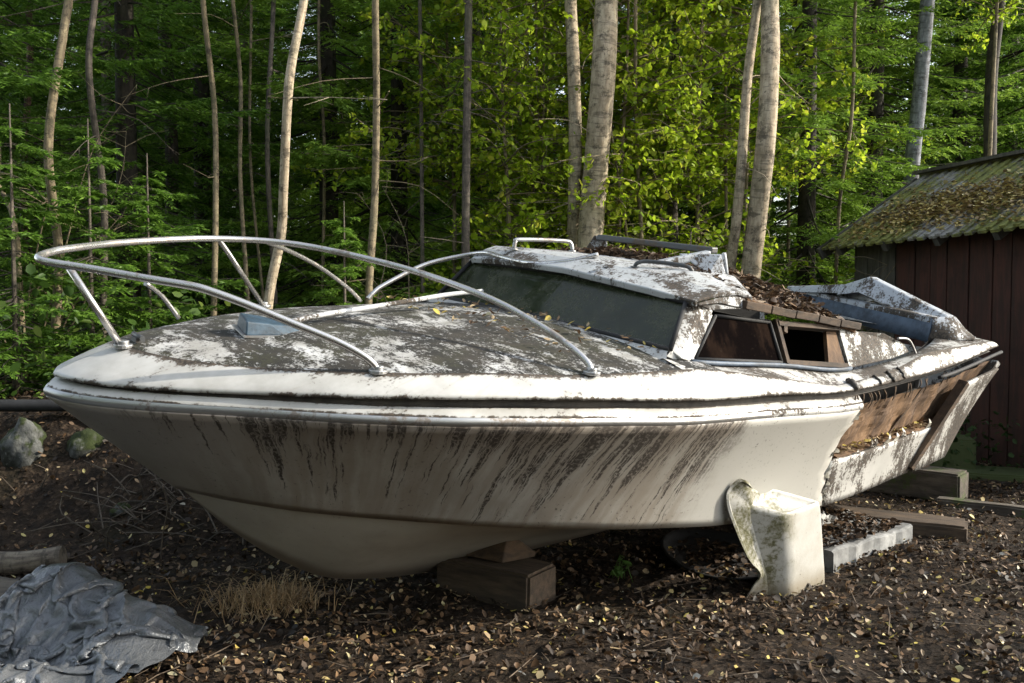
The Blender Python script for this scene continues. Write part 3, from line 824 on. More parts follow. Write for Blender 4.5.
ridge((4.80, -.62, .20), R0, .02, .04, .06); ridge(R0, R1, .05, .07, .10)
b.build('transom_ridge', M['greygel'], boat, bevel=.008)
b = MB(); rows = []                                                 # curved port end of the well, running into the side deck
top = catmull([(4.40, .60, .168), (4.50, .66, .175), (4.60, .63, .16), (4.66, .66, .10), (4.60, .74, .07)], 5)
bot = catmull([(4.36, .60, .03), (4.42, .70, .035), (4.46, .74, .05), (4.5, .76, .055), (4.55, .78, .06)], 5)
for p, q in zip(top, bot):
    rows.append([V(*(Vector(q).lerp(Vector(p), k) + Vector((0, .02 * math.sin(math.pi * k), 0)))) for k in (0, .25, .5, .75, 1)])
b.grid(rows, True); b.build('well_end', M['greygel'], boat, solid=.02)
# bits hanging off the torn moulding
for k in range(16):
    b = MB(); s = random.choice((random.uniform(3.05, 3.35), random.uniform(3.2, 4.3))); g = Vector((s, gw(s) - .02, gh(s) + .055)); L = random.uniform(.02, .075)
    b.tube(catmull([V(*g), V(g.x + random.uniform(-.02, .02), g.y + .008, g.z - L * .5), V(g.x + random.uniform(-.03, .03), g.y, g.z - L)], 3), [.003, .004, .004, .003, .003, .002, .0015], 5)
    b.build('torn_fibre', M['brownwood'], boat)
# crack with dark rot through the moulding
for (s, w_) in ((3.03, .022), (3.27, .008), (3.40, .012), (3.52, .007)):
    b = MB(); p = prof(s / LEN, 1)[3]
    pl = [q + Vector((random.uniform(-.008, .008), -.003, .003)) for q in p[2:]]
    b.tube(pl, [w_ * random.uniform(.5, 1) for _ in pl], 6)
    b.build('moulding_crack', M['groove'], boat)

# bow rail
b = MB()
path = [(.83, .64, .11), (.80, .63, .15), (.72, .585, .20), (.60, .522, .252), (.47, .455, .308), (.38, .405, .342), (.33, .37, .356), (.24, .28, .366), (.10, .12, .382), (.0, .02, .392), (-.015, -.03, .402), (.03, -.09, .412), (.10, -.15, .42), (.34, -.35, .43), (.71, -.5, .44), (1.03, -.4, .43), (1.28, 0, .38), (1.39, .4, .32), (1.46, .62, .255), (1.505, .78, .19), (1.53, .86, .14), (1.532, .88, .11)]
b.tube(catmull([V(*p) for p in path], 6), .0125, 12); rail = b.build('bow_rail', M['rail'], boat)
b = MB(); b.tube([V(.055, .0, .39), V(.21, .05, .118)], .0115, 12); b.build('rail_stanchion', M['rail'], rail)
b = MB(); b.tube([V(.73, -.50, .435), V(1.03, -.75, .12)], .0105, 12); b.build('rail_stanchion', M['rail'], rail)
b = MB(); b.tube(catmull([V(.93, -.49, .43), V(1.1, -.63, .38), V(1.3, -.75, .30), V(1.5, -.85, .19), V(1.59, -.88, .12)], 4), .0095, 10); b.build('rail_stanchion', M['rail'], rail)
b = MB(); b.tube(catmull([V(.42, -.42, .27), V(.50, -.48, .21), V(.57, -.50, .12)], 4), .0095, 10); b.build('rail_stanchion', M['rail'], rail)
for p in ((.83, .64, .112), (1.532, .885, .108), (.215, .05, .122), (1.03, -.75, .125)):
    b = MB(); c = V(*p)
    b.tube([c + Vector((0, 0, -.006)), c + Vector((0, 0, .006))], .030, 16, smooth=False); b.tube([c + Vector((0, 0, .004)), c + Vector((0, 0, .018))], .018, 12)
    b.build('rail_foot', M['alu'], rail, bevel=.002)
b = MB()
b.tube(catmull([V(1.63, -.88, .13), V(1.66, -.88, .16), V(1.72, -.88, .20), V(1.94, -.86, .305), V(2.12, -.78, .362), V(2.165, -.64, .392), V(2.155, -.5, .385), V(2.15, -.25, .378), V(2.20, -.05, .405), V(2.3, .06, .45)], 6), .012, 10)
b.build('loose_rail', M['rail'], boat)
b = MB(); b.tube(catmull([V(.82, 0, .175), V(.95, -.03, .19), V(1.2, -.1, .205), V(1.5, -.22, .215), V(1.72, -.3, .225), V(1.95, -.35, .232)], 4), .0105, 10)
b.build('loose_tube', M['roofwhite'], boat)
# blue vent on the foredeck
b = MB()
b.add([V(.60, .12, .150), V(.74, .13, .146), V(.87, .06, .150), V(.76, -.02, .162), V(.62, -.02, .164),
       V(.606, .11, .200), V(.685, .115, .190), V(.86, .06, .162), V(.70, -.01, .200), V(.628, -.012, .213)],
      [(0, 4, 3, 2, 1), (5, 6, 8, 9), (6, 7, 8), (0, 1, 6, 5), (1, 2, 7, 6), (2, 3, 8, 7), (3, 4, 9, 8), (4, 0, 5, 9)])
vent = b.build('deck_vent', M['ventblue'], boat, bevel=.008, seg=3)
b = MB(); b.add([V(.59, .13, .151), V(.76, .142, .147), V(.90, .06, .152), V(.77, -.035, .165), V(.61, -.035, .166)], [(0, 1, 2, 3, 4)]); b.build('vent_base', M['alu'], vent, solid=.006)
b = MB()
c = V(.27, .02, .135); b.tube([c + Vector((0, .05, .012)), c + Vector((0, -.05, .012))], .009, 8); b.box(c, (.03, .05, .018)); b.build('deck_cleat', M['darkmetal'], boat)
# grab handles
for pts, r, mt in (([(2.22, -.47, .43), (2.225, -.47, .462), (2.25, -.465, .476), (2.50, -.42, .478), (2.545, -.41, .466), (2.55, -.40, .432)], .0105, 'alu'),
                   ([(2.30, .30, .42), (2.305, .31, .436), (2.34, .34, .446), (2.42, .46, .443), (2.44, .50, .43), (2.45, .505, .405)], .009, 'darkmetal')):
    b = MB(); b.tube(catmull([V(*p) for p in pts], 4), r, 10)
    for p in (pts[0], pts[-1]): c = V(*p); b.tube([c, c + Vector((0, 0, -.008))], .02, 10)
    b.build('grab_handle', M[mt], boat)
# folded frame lying on the roof
b = MB()
b.bar(V(2.70, -.36, .506), V(2.76, .36, .502), .05, .030); fr_o = b.build('roof_frame', M['darkmetal'], boat, bevel=.006)
b = MB(); b.bar(V(2.26, .20, .376), V(2.72, .36, .486), .045, .035); b.build('frame_arm', M['greygel'], fr_o, bevel=.008)
b = MB(); b.tube([V(2.16, .165, .362), V(2.30, .215, .390)], .022, 12); b.build('arm_end', M['alu'], fr_o)
for q in (2.235, 2.275):
    b = MB(); k = (q - 2.16) / .14; c0 = V(q, .165 + .05 * k, .362 + .028 * k); d = (V(2.30, .215, .390) - V(2.16, .165, .362)).normalized()
    b.tube([c0 - d * .008, c0 + d * .008], .031, 14, smooth=False); b.build('clamp', M['black'], fr_o)
b = MB(); b.poly([V(2.60, .28, .478), V(2.73, .42, .490), V(2.745, .45, .395), V(2.66, .42, .395)], .022); b.poly([V(2.73, .42, .492), V(2.80, .37, .495), V(2.82, .38, .40), V(2.745, .44, .395)], .02)
b.build('frame_plate', M['greygel'], fr_o, bevel=.006)
b = MB(); b.poly([V(2.64, -.41, .425), V(2.74, -.33, .425), V(2.73, -.34, .515), V(2.68, -.38, .515)], .02); b.build('frame_plate', M['greygel'], fr_o, bevel=.005)
# debris lying on the roof and on the ledge
n = 7500
s = RNG.uniform(2.52, 3.38, n); x = RNG.uniform(-1, 1, n)
keep = (vnoise(s * 5, x * 4, 77) > -.7); s, x = s[keep], x[keep]
hh = (.335 - .16 * (s - 2.5) / .86) + .085 * (1 - x * x) + .03 * (1 - x ** 4) + RNG.uniform(-.03, .06, len(s)) * (1 - .6 * x * x) * (.6 + .6 * vnoise(s * 7, x * 5, 78))
P = np.array([BW(a, c * .75, d) for a, c, d in zip(s, x, hh)])
Vv, F = leaf_cloud(P, RNG.uniform(.02, .06, len(P)), .45, .5)
tag(link('roof_leaf_pile', fast_mesh('roof_leaf_pile', Vv, F, M['roofleaf'])), 'brown heap of dead leaves and bark on the rotten cabin roof', 'leaves', kind='stuff')
P = []
for i in range(300):
    t = random.uniform(.67, .895); q = side_pt(t, VST + random.uniform(-.01, .03), random.uniform(.0, .07)); P.append(BW(q[0], q[1], q[2] + random.uniform(.004, .03)))
for i in range(160):
    sx = random.uniform(1.45, 2.0); wx = random.uniform(-.75, .8); P.append(BW(sx + .0, wx, .19 - .04 * wx * wx + random.uniform(-.01, .006)))
Vv, F = leaf_cloud(np.array(P), RNG.uniform(.018, .045, len(P)), .35, .5)
tag(link('boat_leaf_litter', fast_mesh('boat_leaf_litter', Vv, F, M['fallen'])), 'pale dry leaves lying on the torn side ledge and foredeck of the boat', 'leaves', kind='stuff')

# ------------------------------------------------------------------ props and debris on the ground
def beam(name, a, c, w, h, mat, label, cat='timber', group=None, zlift=0.0, extra=None):
    """squared timber from a to c (ground points of its near lower edge)"""
    a = Vector((a[0], a[1], 0)); c = Vector((c[0], c[1], 0)); d = (c - a); L = d.length; ang = math.atan2(d.y, d.x)
    mid = (a + c) / 2; nrm = Vector((-d.y, d.x, 0)).normalized()
    if nrm.y < 0: nrm = -nrm
    mid = mid + nrm * w / 2
    z = min(G(a.x, a.y), G(c.x, c.y)) - .012 + zlift
    bm = bmesh.new(); bmesh.ops.create_cube(bm, size=1.0)
    bmesh.ops.scale(bm, vec=(L, w, h), verts=bm.verts)
    bmesh.ops.subdivide_edges(bm, edges=[e for e in bm.edges if abs((e.verts[0].co - e.verts[1].co).x) > L * .5], cuts=10, use_grid_fill=True)
    bmesh.ops.bevel(bm, geom=[e for e in bm.edges if e.is_manifold and e.calc_face_angle(0) > .5], offset=.012, segments=2, affect='EDGES')
    for v in bm.verts:
        k = mnoise.noise_vector(Vector((v.co.x * 6, v.co.y * 9, v.co.z * 9)) + Vector((mid.x, mid.y, 0)) * 3)
        v.co += k * .007
    me = bpy.data.meshes.new(name); bm.to_mesh(me); bm.free(); me.materials.append(mat)
    o = bpy.data.objects.new(name, me); COL.objects.link(o)
    o.location = (mid.x, mid.y, z + h / 2); o.rotation_euler = (0, 0, ang)
    tag(o, label, cat, group); return o
beam('timber_block', (.065, 3.56), (-.33, 3.83), .225, .165, M['darkwood'], 'thick brown timber block under the bow of the boat')
bl = bpy.context.scene.objects['timber_block']
wd = MB()
wp = [Vector((-.04, 3.70, .155)), Vector((.10, 3.80, .153)), Vector((.105, 3.80, .175)), Vector((-.017, 3.765, .275))]
wb = Vector((-.16, .11, 0.0))
wd.add(wp + [p + wb + Vector((0, 0, (.02 if i == 3 else 0))) for i, p in enumerate(wp)], [(0, 1, 2, 3), (7, 6, 5, 4), (0, 4, 5, 1), (1, 5, 6, 2), (2, 6, 7, 3), (3, 7, 4, 0)])
o = wd.build('timber_wedge', M['brownwood'], bevel=.006); tag(o, 'small wooden wedge standing on the timber block under the hull', 'wedge')
beam('timber_block', (2.76, 5.50), (1.95, 6.2), .2, .19, M['greywood'], 'grey squared timber lying under the torn side of the stern')
beam('timber_block', (3.30, 6.35), (2.60, 6.55), .26, .27, M['mosswood'], 'tall mossy timber block farthest back beside the shed wall')
beam('timber_block', (2.62, 5.70), (2.45, 5.88), .12, .12, M['brownwood'], 'small pale offcut packed between grey timber and stern', zlift=.185)
beam('mossy_board', (3.72, 6.02), (3.12, 6.25), .34, .06, M['mosswood'], 'flat green mossy board on the ground beside the tall timber block', 'board')
beam('fence_post', (3.15, 4.98), (2.55, 5.38), .085, .08, M['greywood'], 'thin grey post lying on leaves at the right edge', 'post')
beam('timber_block', (2.33, 4.56), (1.72, 4.88), .24, .10, M['darkwood'], 'low dark timber half buried in leaves behind the concrete slab')
# concrete slab with a broken edge
b = MB(); d = Vector((.78, .63, 0)).normalized(); nn = Vector((-.63, .78, 0)).normalized(); o0 = Vector((1.49, 4.13, 0))
rt, rb_ = [], []
N = 16; rows = []
for i in range(N + 1):
    q = i / N * .73; wv = .006 * math.sin(i * 1.1) + random.uniform(-.006, .006); hz = .085 + .008 * math.sin(i * .9) + random.uniform(-.005, .005)
    p = o0 + d * q + nn * wv
    rows.append([p + Vector((0, 0, -.03)), p + Vector((0, 0, hz - .008)), p + nn * .012 + Vector((0, 0, hz)), p + nn * .25 + Vector((0, 0, .09)), p + nn * .5 + Vector((0, 0, .075)), p + nn * .5 + Vector((0, 0, -.03))])
b.grid(rows, False)
for r in (rows[0][::-1], rows[-1]): b.add(r, [list(range(6))])
slab = b.build('concrete_slab', M['concrete'], bevel=.003); tag(slab, 'grey slab with a chipped wavy edge covered in dark leaves', 'slab')
P = np.array([tuple(o0 + d * random.uniform(.0, .72) + nn * random.uniform(.02, .5) + Vector((0, 0, .092 + random.uniform(0, .014)))) for _ in range(900)])
Vv, F = leaf_cloud(P, RNG.uniform(.02, .05, len(P)), .4); tag(link('slab_leaf_litter', fast_mesh('slab_leaf_litter', Vv, F, M['litter'])), 'dark leaf litter lying on top of the chipped slab', 'leaf litter', kind='stuff')
# white fibreglass fragment
M['fragment'] = None
k = NT('mossy_white_fibreglass'); oc = k.coord(); n1 = k.noise(oc, 6, 7, .65); n2 = k.noise(oc, 60, 6, .7)
pos = k.n('ShaderNodeSeparateXYZ', {'Vector': oc}); xx, zz = pos.outputs[0], pos.outputs[2]
st = k.math('MULTIPLY', k.step(k.math('ADD', k.math('MULTIPLY', n1, .7), k.math('MULTIPLY', n2, .3)), .445, .56), k.step(xx, .02, -.10))
col = k.mix(k.step(n1, .35, .7), (.46, .45, .42), (.37, .35, .31))
col = k.mix(k.math('MULTIPLY', st, k.math('ADD', .35, k.math('MULTIPLY', k.step(n2, .35, .6), .55))), col, (.10, .095, .030))
col = k.mix(k.math('MULTIPLY', k.step(k.math('ADD', n2, k.math('MULTIPLY', n1, .4)), .84, .9), .8), col, (.05, .04, .03))
col = k.mix(k.math('MULTIPLY', k.step(zz, .10, .0), .75), col, (.22, .18, .12))
k.bsdf(col, .45, bump=n2, bump_str=.2, bump_dist=.004); M['fragment'] = k.m
frag = empty('fibreglass_fragment', (1.2, 3.9, 0)); tag(frag, 'broken white fibreglass moulding with green algae standing on the ground', 'boat fragment')
b = MB(); L0 = frag.location
bt = [(1.06, 3.79, -.03), (1.19, 3.77, -.03), (1.415, 3.97, -.03), (1.25, 4.02, -.03)]
tpz = [(.917, 3.65, .419), (1.134, 3.67, .365), (1.347, 3.86, .375), (1.098, 3.80, .452)]
def rounded(p4, r=.040, n=6):
    out = []
    for i in range(4):
        c = p4[i]; a_ = p4[i - 1]; d_ = p4[(i + 1) % 4]
        A_ = c + (a_ - c).normalized() * r; D_ = c + (d_ - c).normalized() * r
        for k_ in range(n + 1):
            t_ = k_ / n; out.append(A_ * (1 - t_) ** 2 + c * 2 * t_ * (1 - t_) + D_ * t_ ** 2)
    return out + [out[0]]
rows = []
for q in np.linspace(0, 1, 12):
    p4 = [Vector(bt[i]).lerp(Vector(tpz[i]), q) - L0 for i in range(4)]
    row = rounded(p4); rows.append([p + Vector((.004 * mnoise.noise(p * 9), .004 * mnoise.noise(p * 9 + Vector((5, 0, 0))), 0)) for p in row])
topl = rows.pop(); cc = sum(topl[:-1], Vector()) / (len(topl) - 1)
for f_, dz in ((.0, -.016), (.012, -.006), (.035, .0), (.075, .003), (.13, .003), (.18, -.006), (.23, -.018), (.32, -.021), (.65, -.022), (.999, -.020)):
    rows.append([p.lerp(cc, f_) + Vector((0, 0, dz)) for p in topl])
b.grid(rows, True)
bo = b.build('moulded_body', M['fragment'], frag)
b = MB(); fp = catmull([(.985, 3.68, .478), (.945, 3.60, .520), (.911, 3.58, .534), (.872, 3.58, .50), (.859, 3.58, .455), (.886, 3.61, .367), (.965, 3.65, .195), (1.029, 3.69, .114), (1.013, 3.72, .06), (.981, 3.74, -.01)], 5)
bp_ = catmull([(1.04, 3.73, .432), (1.0, 3.69, .424), (.985, 3.662, .415), (.975, 3.655, .405), (.975, 3.655, .385), (.985, 3.668, .335), (1.045, 3.726, .165), (1.068, 3.748, .10), (1.08, 3.765, .05), (1.09, 3.78, -.02)], 5)
rows = []
for p, q in zip(fp, bp_):
    e1 = (q - p).normalized() * .012
    rows.append([p - L0, p + e1 + Vector((0, -.003, 0)) - L0, p + e1 * 1.6 + Vector((0, .012, 0)) - L0, p.lerp(q, .6) + Vector((.004, .008, 0)) - L0, q - L0])
b.grid(rows, False); b.build('curved_flange', M['fragment'], frag, solid=.005)
# dark tray-like shell
b = MB(); rows = []
ctr = Vector((1.0, 4.25, 0)); N = 28
for kx, hz in ((.0, .006), (.6, .010), (.86, .014), (.97, .03), (1.0, .042), (1.02, .038)):
    row = []
    for i in range(N + 1):
        a = 2 * math.pi * i / N; r = 1 + .16 * math.cos(2 * a + .6) + .06 * math.cos(3 * a)
        p = ctr + Vector((math.cos(a) * .24 * r * kx, math.sin(a) * .40 * r * kx, hz * (1 + .5 * math.sin(a + .4))))
        p.z += .0; row.append(p)
    rows.append(row)
b.grid(rows, True); o = b.build('plastic_tray', M['black'], solid=.008); tag(o, 'dark curved plastic shell lying on leaves left of the white fragment', 'plastic shell')
P = np.array([(1.0 + random.gauss(0, .10), 4.25 + random.gauss(0, .17), .022 + random.uniform(0, .02)) for _ in range(330)])
Vv, F = leaf_cloud(P, RNG.uniform(.02, .045, len(P)), .4); tag(link('tray_leaf_litter', fast_mesh('tray_leaf_litter', Vv, F, M['litter'])), 'brown leaves gathered inside the dark plastic shell', 'leaves', kind='stuff')
# scraps of white plastic by the hull
for (x, y, z, sc, lab) in ((1.62, 4.62, .10, .10, 'crumpled white plastic scrap on the slab litter below the torn hull'), (1.86, 4.9, .06, .075, 'small torn white scrap beside the low dark timber')):
    b = MB(); rows = []
    for i in range(9):
        rows.append([Vector(((i / 8 - .5) * 2 * sc, (j / 6 - .5) * sc, sc * .6 * mnoise.noise(Vector((i * .6 + x * 9, j * .7, y))))) for j in range(7)])
    b.grid(rows, False); o = b.build('plastic_scrap', M['band'], solid=.003); o.location = (x, y, z); o.rotation_euler = (.5, .2, .7); tag(o, lab, 'scrap')

# tarpaulin heap, lower left
k = NT('grey_tarpaulin'); oc = k.coord(); n1 = k.noise(oc, 22, 6, .65); n2 = k.noise(oc, 3, 4)
wv = k.n('ShaderNodeTexVoronoi', {'Vector': oc, 'Scale': 11.0}, feature='DISTANCE_TO_EDGE').outputs['Distance']
wv2 = k.n('ShaderNodeTexVoronoi', {'Vector': oc, 'Scale': 27.0}, feature='DISTANCE_TO_EDGE').outputs['Distance']
col = k.mix(k.step(n2, .35, .65), (.085, .091, .100), (.14, .147, .158))
col = k.mix(k.step(n1, .60, .70), col, (.04, .04, .04))
rd = lambda sc_, vec: k.math('ABSOLUTE', k.math('SUBTRACT', k.noise(vec, sc_, 4, .6, .6), .5))
cr = k.math('ADD', k.math('MULTIPLY', rd(9, oc), 1.0), k.math('ADD', k.math('MULTIPLY', rd(22, oc), .6), k.math('MULTIPLY', rd(1.0, k.coord(scale=(40, 12, 25), rot=(0, 0, .7))), .6)))
k.bsdf(col, k.mix(n1, (.22,) * 3, (.38,) * 3), 0.25, bump=k.math('ADD', cr, k.math('MULTIPLY', n1, .12)), bump_str=.55, bump_dist=.03); M['tarp'] = k.m
def tarp():
    NU, NV = 150, 132; d = .0195                                   # a 2.6 x 2.3 m sheet pushed together into a heap
    rg = np.random.default_rng(3)
    U, W = np.meshgrid(np.arange(NU) * d, np.arange(NV) * d)
    x = -2.72 + U * .50; y = 1.98 + W * .50
    rot = -.30; cx, cy_ = -1.75, 2.7
    X = cx + (x - cx) * math.cos(rot) - (y - cy_) * math.sin(rot); Y = cy_ + (x - cx) * math.sin(rot) + (y - cy_) * math.cos(rot)
    P = np.stack([X, Y, .26 + .06 * vnoise(X * 5, Y * 5, 90) + .05 * vnoise(X * 11, Y * 11, 91) + .014 * rg.normal(0, 1, X.shape)], 2)
    Q = P.copy()
    def floor(x, y):
        lump = .27 * np.exp(-((x + 1.63) ** 2 / .05 + (y - 3.22) ** 2 / .035)) + .16 * np.exp(-((x + 1.30) ** 2 / .05 + (y - 3.05) ** 2 / .05)) \
             + .14 * np.exp(-((x + 2.0) ** 2 / .07 + (y - 3.05) ** 2 / .02)) + .10 * np.exp(-((x + 1.65) ** 2 / .12 + (y - 2.7) ** 2 / .012)) + .06 * np.exp(-((x + 1.15) ** 2 / .02 + (y - 2.75) ** 2 / .02))
        return gz(x, y) + .014 + lump
    def con(a, b, L, k):
        D = b - a; l = np.linalg.norm(D, axis=2, keepdims=True) + 1e-9
        c = D * ((l - L) / l) * (.5 * k)
        return c
    def sweep_axis(P, ax_, step, L, k):
        for o in range(2 * step):
            n = P.shape[ax_]
            ia = np.concatenate([np.arange(o2, n - step, 2 * step) for o2 in (o,)]) if o < n - step else None
            if ia is None: continue
            if ax_ == 0:
                c = con(P[ia], P[ia + step], L, k); P[ia] += c; P[ia + step] -= c
            else:
                c = con(P[:, ia], P[:, ia + step], L, k); P[:, ia] += c; P[:, ia + step] -= c
    for it in range(150):
        vel = (P - Q) * .93; Q = P.copy(); P = P + vel; P[:, :, 2] -= .0009
        for _ in range(5):
            sweep_axis(P, 1, 1, d, 1); sweep_axis(P, 0, 1, d, 1)
            c = con(P[:-1, :-1], P[1:, 1:], d * 1.4142, .25); P[:-1, :-1] += c; P[1:, 1:] -= c
            c = con(P[:-1, 1:], P[1:, :-1], d * 1.4142, .25); P[:-1, 1:] += c; P[1:, :-1] -= c
            sweep_axis(P, 1, 3, 3 * d, .015); sweep_axis(P, 0, 3, 3 * d, .015)
        f = floor(P[:, :, 0], P[:, :, 1]); hit = P[:, :, 2] < f
        P[:, :, 2] = np.where(hit, f, P[:, :, 2])
        Q[:, :, :2] = np.where(hit[:, :, None], P[:, :, :2] * .8 + Q[:, :, :2] * .2, Q[:, :, :2])
    i = np.arange((NV - 1) * (NU - 1)); r = i // (NU - 1); c = i % (NU - 1); bb = r * NU + c
    F = np.stack([bb, bb + 1, bb + NU + 1, bb + NU], 1)
    o = link('tarpaulin', fast_mesh('tarpaulin', P.reshape(-1, 3), F, M['tarp'], True)); tag(o, 'crumpled shiny grey tarpaulin heaped in the lower left corner', 'tarpaulin')
    m = o.modifiers.new('s', 'SUBSURF'); m.levels = 1; m.render_levels = 1
tarp()
# log, plank, pipe, rocks on the left
b = MB(); lg = catmull([(-2.9, 3.98, .04), (-2.5, 4.02, .05), (-2.25, 4.05, .055), (-2.06, 4.08, .07)], 6)
b.tube([p + Vector((0, 0, .006 * mnoise.noise(p * 5))) for p in lg], [.055 + .006 * mnoise.noise(p * 7) for p in lg], 14)
M['logbark'] = mat_bark('fallen_log_bark', (.20, .17, .13), (.09, .07, .055)); o = b.build('fallen_log', M['logbark']); tag(o, 'short pale fallen log above the tarpaulin at the left edge', 'log')
b = MB(); b.bar((-2.6, 3.86, .06), (-1.93, 3.66, .02), .16, .022, (.1, -.25, 1)); o = b.build('grey_plank', M['greywood'], bevel=.004); tag(o, 'weathered grey green plank sticking out from beneath the log', 'plank')
b = MB(); b.tube(catmull([(-3.6, 5.15, .64), (-2.9, 5.25, .632), (-2.3, 5.32, .622), (-1.75, 5.42, .60)], 6), .036, 16); o = b.build('drain_pipe', M['black']); tag(o, 'black plastic pipe lying level behind the bow at left', 'pipe')
def rock(loc, sz, lab, seed):
    bm = bmesh.new(); bmesh.ops.create_icosphere(bm, subdivisions=4, radius=1)
    for v in bm.verts:
        p = v.co.copy(); k = 1 + .35 * mnoise.noise(p * 1.2 + Vector((seed, 0, 0))) + .12 * mnoise.noise(p * 4 + Vector((seed, 3, 0))) + .05 * mnoise.noise(p * 11)
        v.co = Vector((p.x * sz[0], p.y * sz[1], p.z * sz[2])) * k
    me = bpy.data.meshes.new('rock'); bm.to_mesh(me); bm.free(); me.materials.append(M['rock']); me.polygons.foreach_set('use_smooth', [True] * len(me.polygons))
    o = link('rock', me, loc=loc, rz=seed); tag(o, lab, 'rock', 'rocks on the bank at left')
rock((-2.78, 5.12, G(-2.78, 5.12) + .0), (.11, .12, .17), 'tall pale rock under the black pipe, leftmost of the rocks', 1.3)
rock((-2.44, 5.16, G(-2.44, 5.16) - .05), (.11, .12, .12), 'mossy dark grey rock to the right of the tall pale one', 4.1)
rock((-2.06, 4.70, G(-2.06, 4.70) + .0), (.055, .05, .035), 'small flat stone on the leafy bank under the bow', 7.7)
rock((-3.1, 5.0, G(-3.1, 5.0) + .03), (.12, .12, .12), 'rounded grey rock at the far left edge below the pipe', 9.2)
# dry grass tuft, green weed, bare twig under the bow
M['dry'] = mat_leaf('dry_grass', [(0, (.20, .125, .06)), (.6, (.36, .24, .125)), (1, (.48, .36, .21))], .2, 0)
M['weed'] = mat_leaf('weed_leaf', [(0, (.05, .12, .02)), (1, (.12, .22, .05))], .4, 0)
def blades(cx, cy, rx, ry, n, L, wid):
    Vs, Fs = [], []
    for i in range(n):
        x = cx + random.gauss(0, rx); y = cy + random.gauss(0, ry); z = G(x, y); a = random.uniform(0, 6.28); l = L * random.uniform(.5, 1.2); lean = random.uniform(.5, 2.2)
        d = Vector((math.cos(a), math.sin(a), 0)); sd = Vector((-d.y, d.x, 0)) * wid
        p = [Vector((x, y, z)), Vector((x, y, z)) + d * l * .3 * lean + Vector((0, 0, l * .6)), Vector((x, y, z)) + d * l * .75 * lean + Vector((0, 0, l * random.uniform(.3, .75)))]
        o = len(Vs); Vs += [p[0] - sd, p[0] + sd, p[1] + sd * .8, p[1] - sd * .8, p[2], p[2] + sd * .1]
        Fs += [(o, o + 1, o + 2, o + 3), (o + 3, o + 2, o + 5, o + 4)]
    return Vs, Fs
Vs, Fs = blades(-1.0, 3.60, .11, .09, 480, .13, .0019)
tag(link('dry_grass_tuft', fast_mesh('dry_grass_tuft', Vs, Fs, M['dry'])), 'tuft of dry straw coloured grass on the ground under the bow', 'grass tuft')
wx, wy = .46, 3.98
b = MB(); P = []
for i in range(6):
    a = random.uniform(0, 6.28); l = random.uniform(.05, .11); t = Vector((wx + .08 * random.uniform(-1, 1), wy + .05 * random.uniform(-1, 1), 0)); t.z = G(t.x, t.y)
    e = t + Vector((math.cos(a) * .05, math.sin(a) * .05, l)); b.tube([t, t.lerp(e, .6) + Vector((0, 0, .01)), e], .0018, 5)
    for k in range(4): P.append(tuple(t.lerp(e, .5 + .15 * k) + Vector((random.gauss(0, .015), random.gauss(0, .015), 0))))
weed = empty('green_weed', (wx, wy, 0)); st_ = b.build('stems', M['weed'], weed); st_.location = (-wx, -wy, 0); tag(weed, 'small green weed growing in dark litter right of the timber block', 'weed')
Vv, F = leaf_cloud(np.array(P), np.full(len(P), .042), .5, .45); link('leaves', fast_mesh('leaves', Vv, F, M['weed']), weed, (-wx, -wy, 0))
b = MB(); b.tube(catmull([(-1.70, 4.30, -.02), (-1.69, 4.31, .12), (-1.66, 4.30, .25), (-1.68, 4.29, .36)], 4), .004, 6); b.tube([(-1.665, 4.30, .23), (-1.62, 4.28, .30)], .002, 5)
M['twig'] = mat_bark('grey_twig', (.16, .12, .085), (.09, .065, .045), moss=.1); o = b.build('bare_twig', M['twig']); tag(o, 'thin bare twig standing upright in the shadow under the bow', 'twig')

# ------------------------------------------------------------------ shed
k = NT('mossy_roof_boards'); oc = k.coord('UV'); ob = k.coord()
n1 = k.noise(ob, 1.9, 7, .62); n2 = k.noise(ob, 26, 7, .7); gr = k.noise(k.coord('UV', (30, 2, 1)), 1.0, 6)
col = k.mix(k.step(gr, .35, .65), (.20, .19, .18), (.40, .39, .38))
ms = k.step(k.math('ADD', k.math('MULTIPLY', n1, .68), k.math('MULTIPLY', n2, .32)), .43, .52)
moss = k.mix(k.step(n2, .4, .62), (.10, .11, .018), (.24, .25, .05))
col = k.mix(k.math('MULTIPLY', ms, .92), col, moss)
k.bsdf(col, .9, bump=k.math('ADD', k.math('MULTIPLY', ms, .8), n2), bump_str=.7, bump_dist=.02); M['shedroof'] = k.m
M['redboard'] = mat_wood('faded_red_boards', (.070, .026, .018), (.034, .017, .012), (10, 10, 1.2))
M['greyboard'] = mat_wood('bare_grey_boards', (.10, .095, .08), (.05, .047, .04), (10, 10, 1.2))
shed = empty('wooden_shed', (2.95, 8.1, 0)); tag(shed, 'low dark red plank shed with mossy leaf strewn roof at the right', 'shed')
sl = shed.location
e_ = Vector((.34, -.94, 0)); n_ = Vector((.94, .34, 0))
E0 = Vector((2.80, 8.2, 1.715)); RUN, RISE, SL = 1.12, .69, 2.75
def roofpt(q, r, lift=0.0): return E0 + e_ * q + n_ * (RUN * r) + Vector((0, 0, RISE * r + lift + .020 * q)) - sl
b = MB(); nb = 24
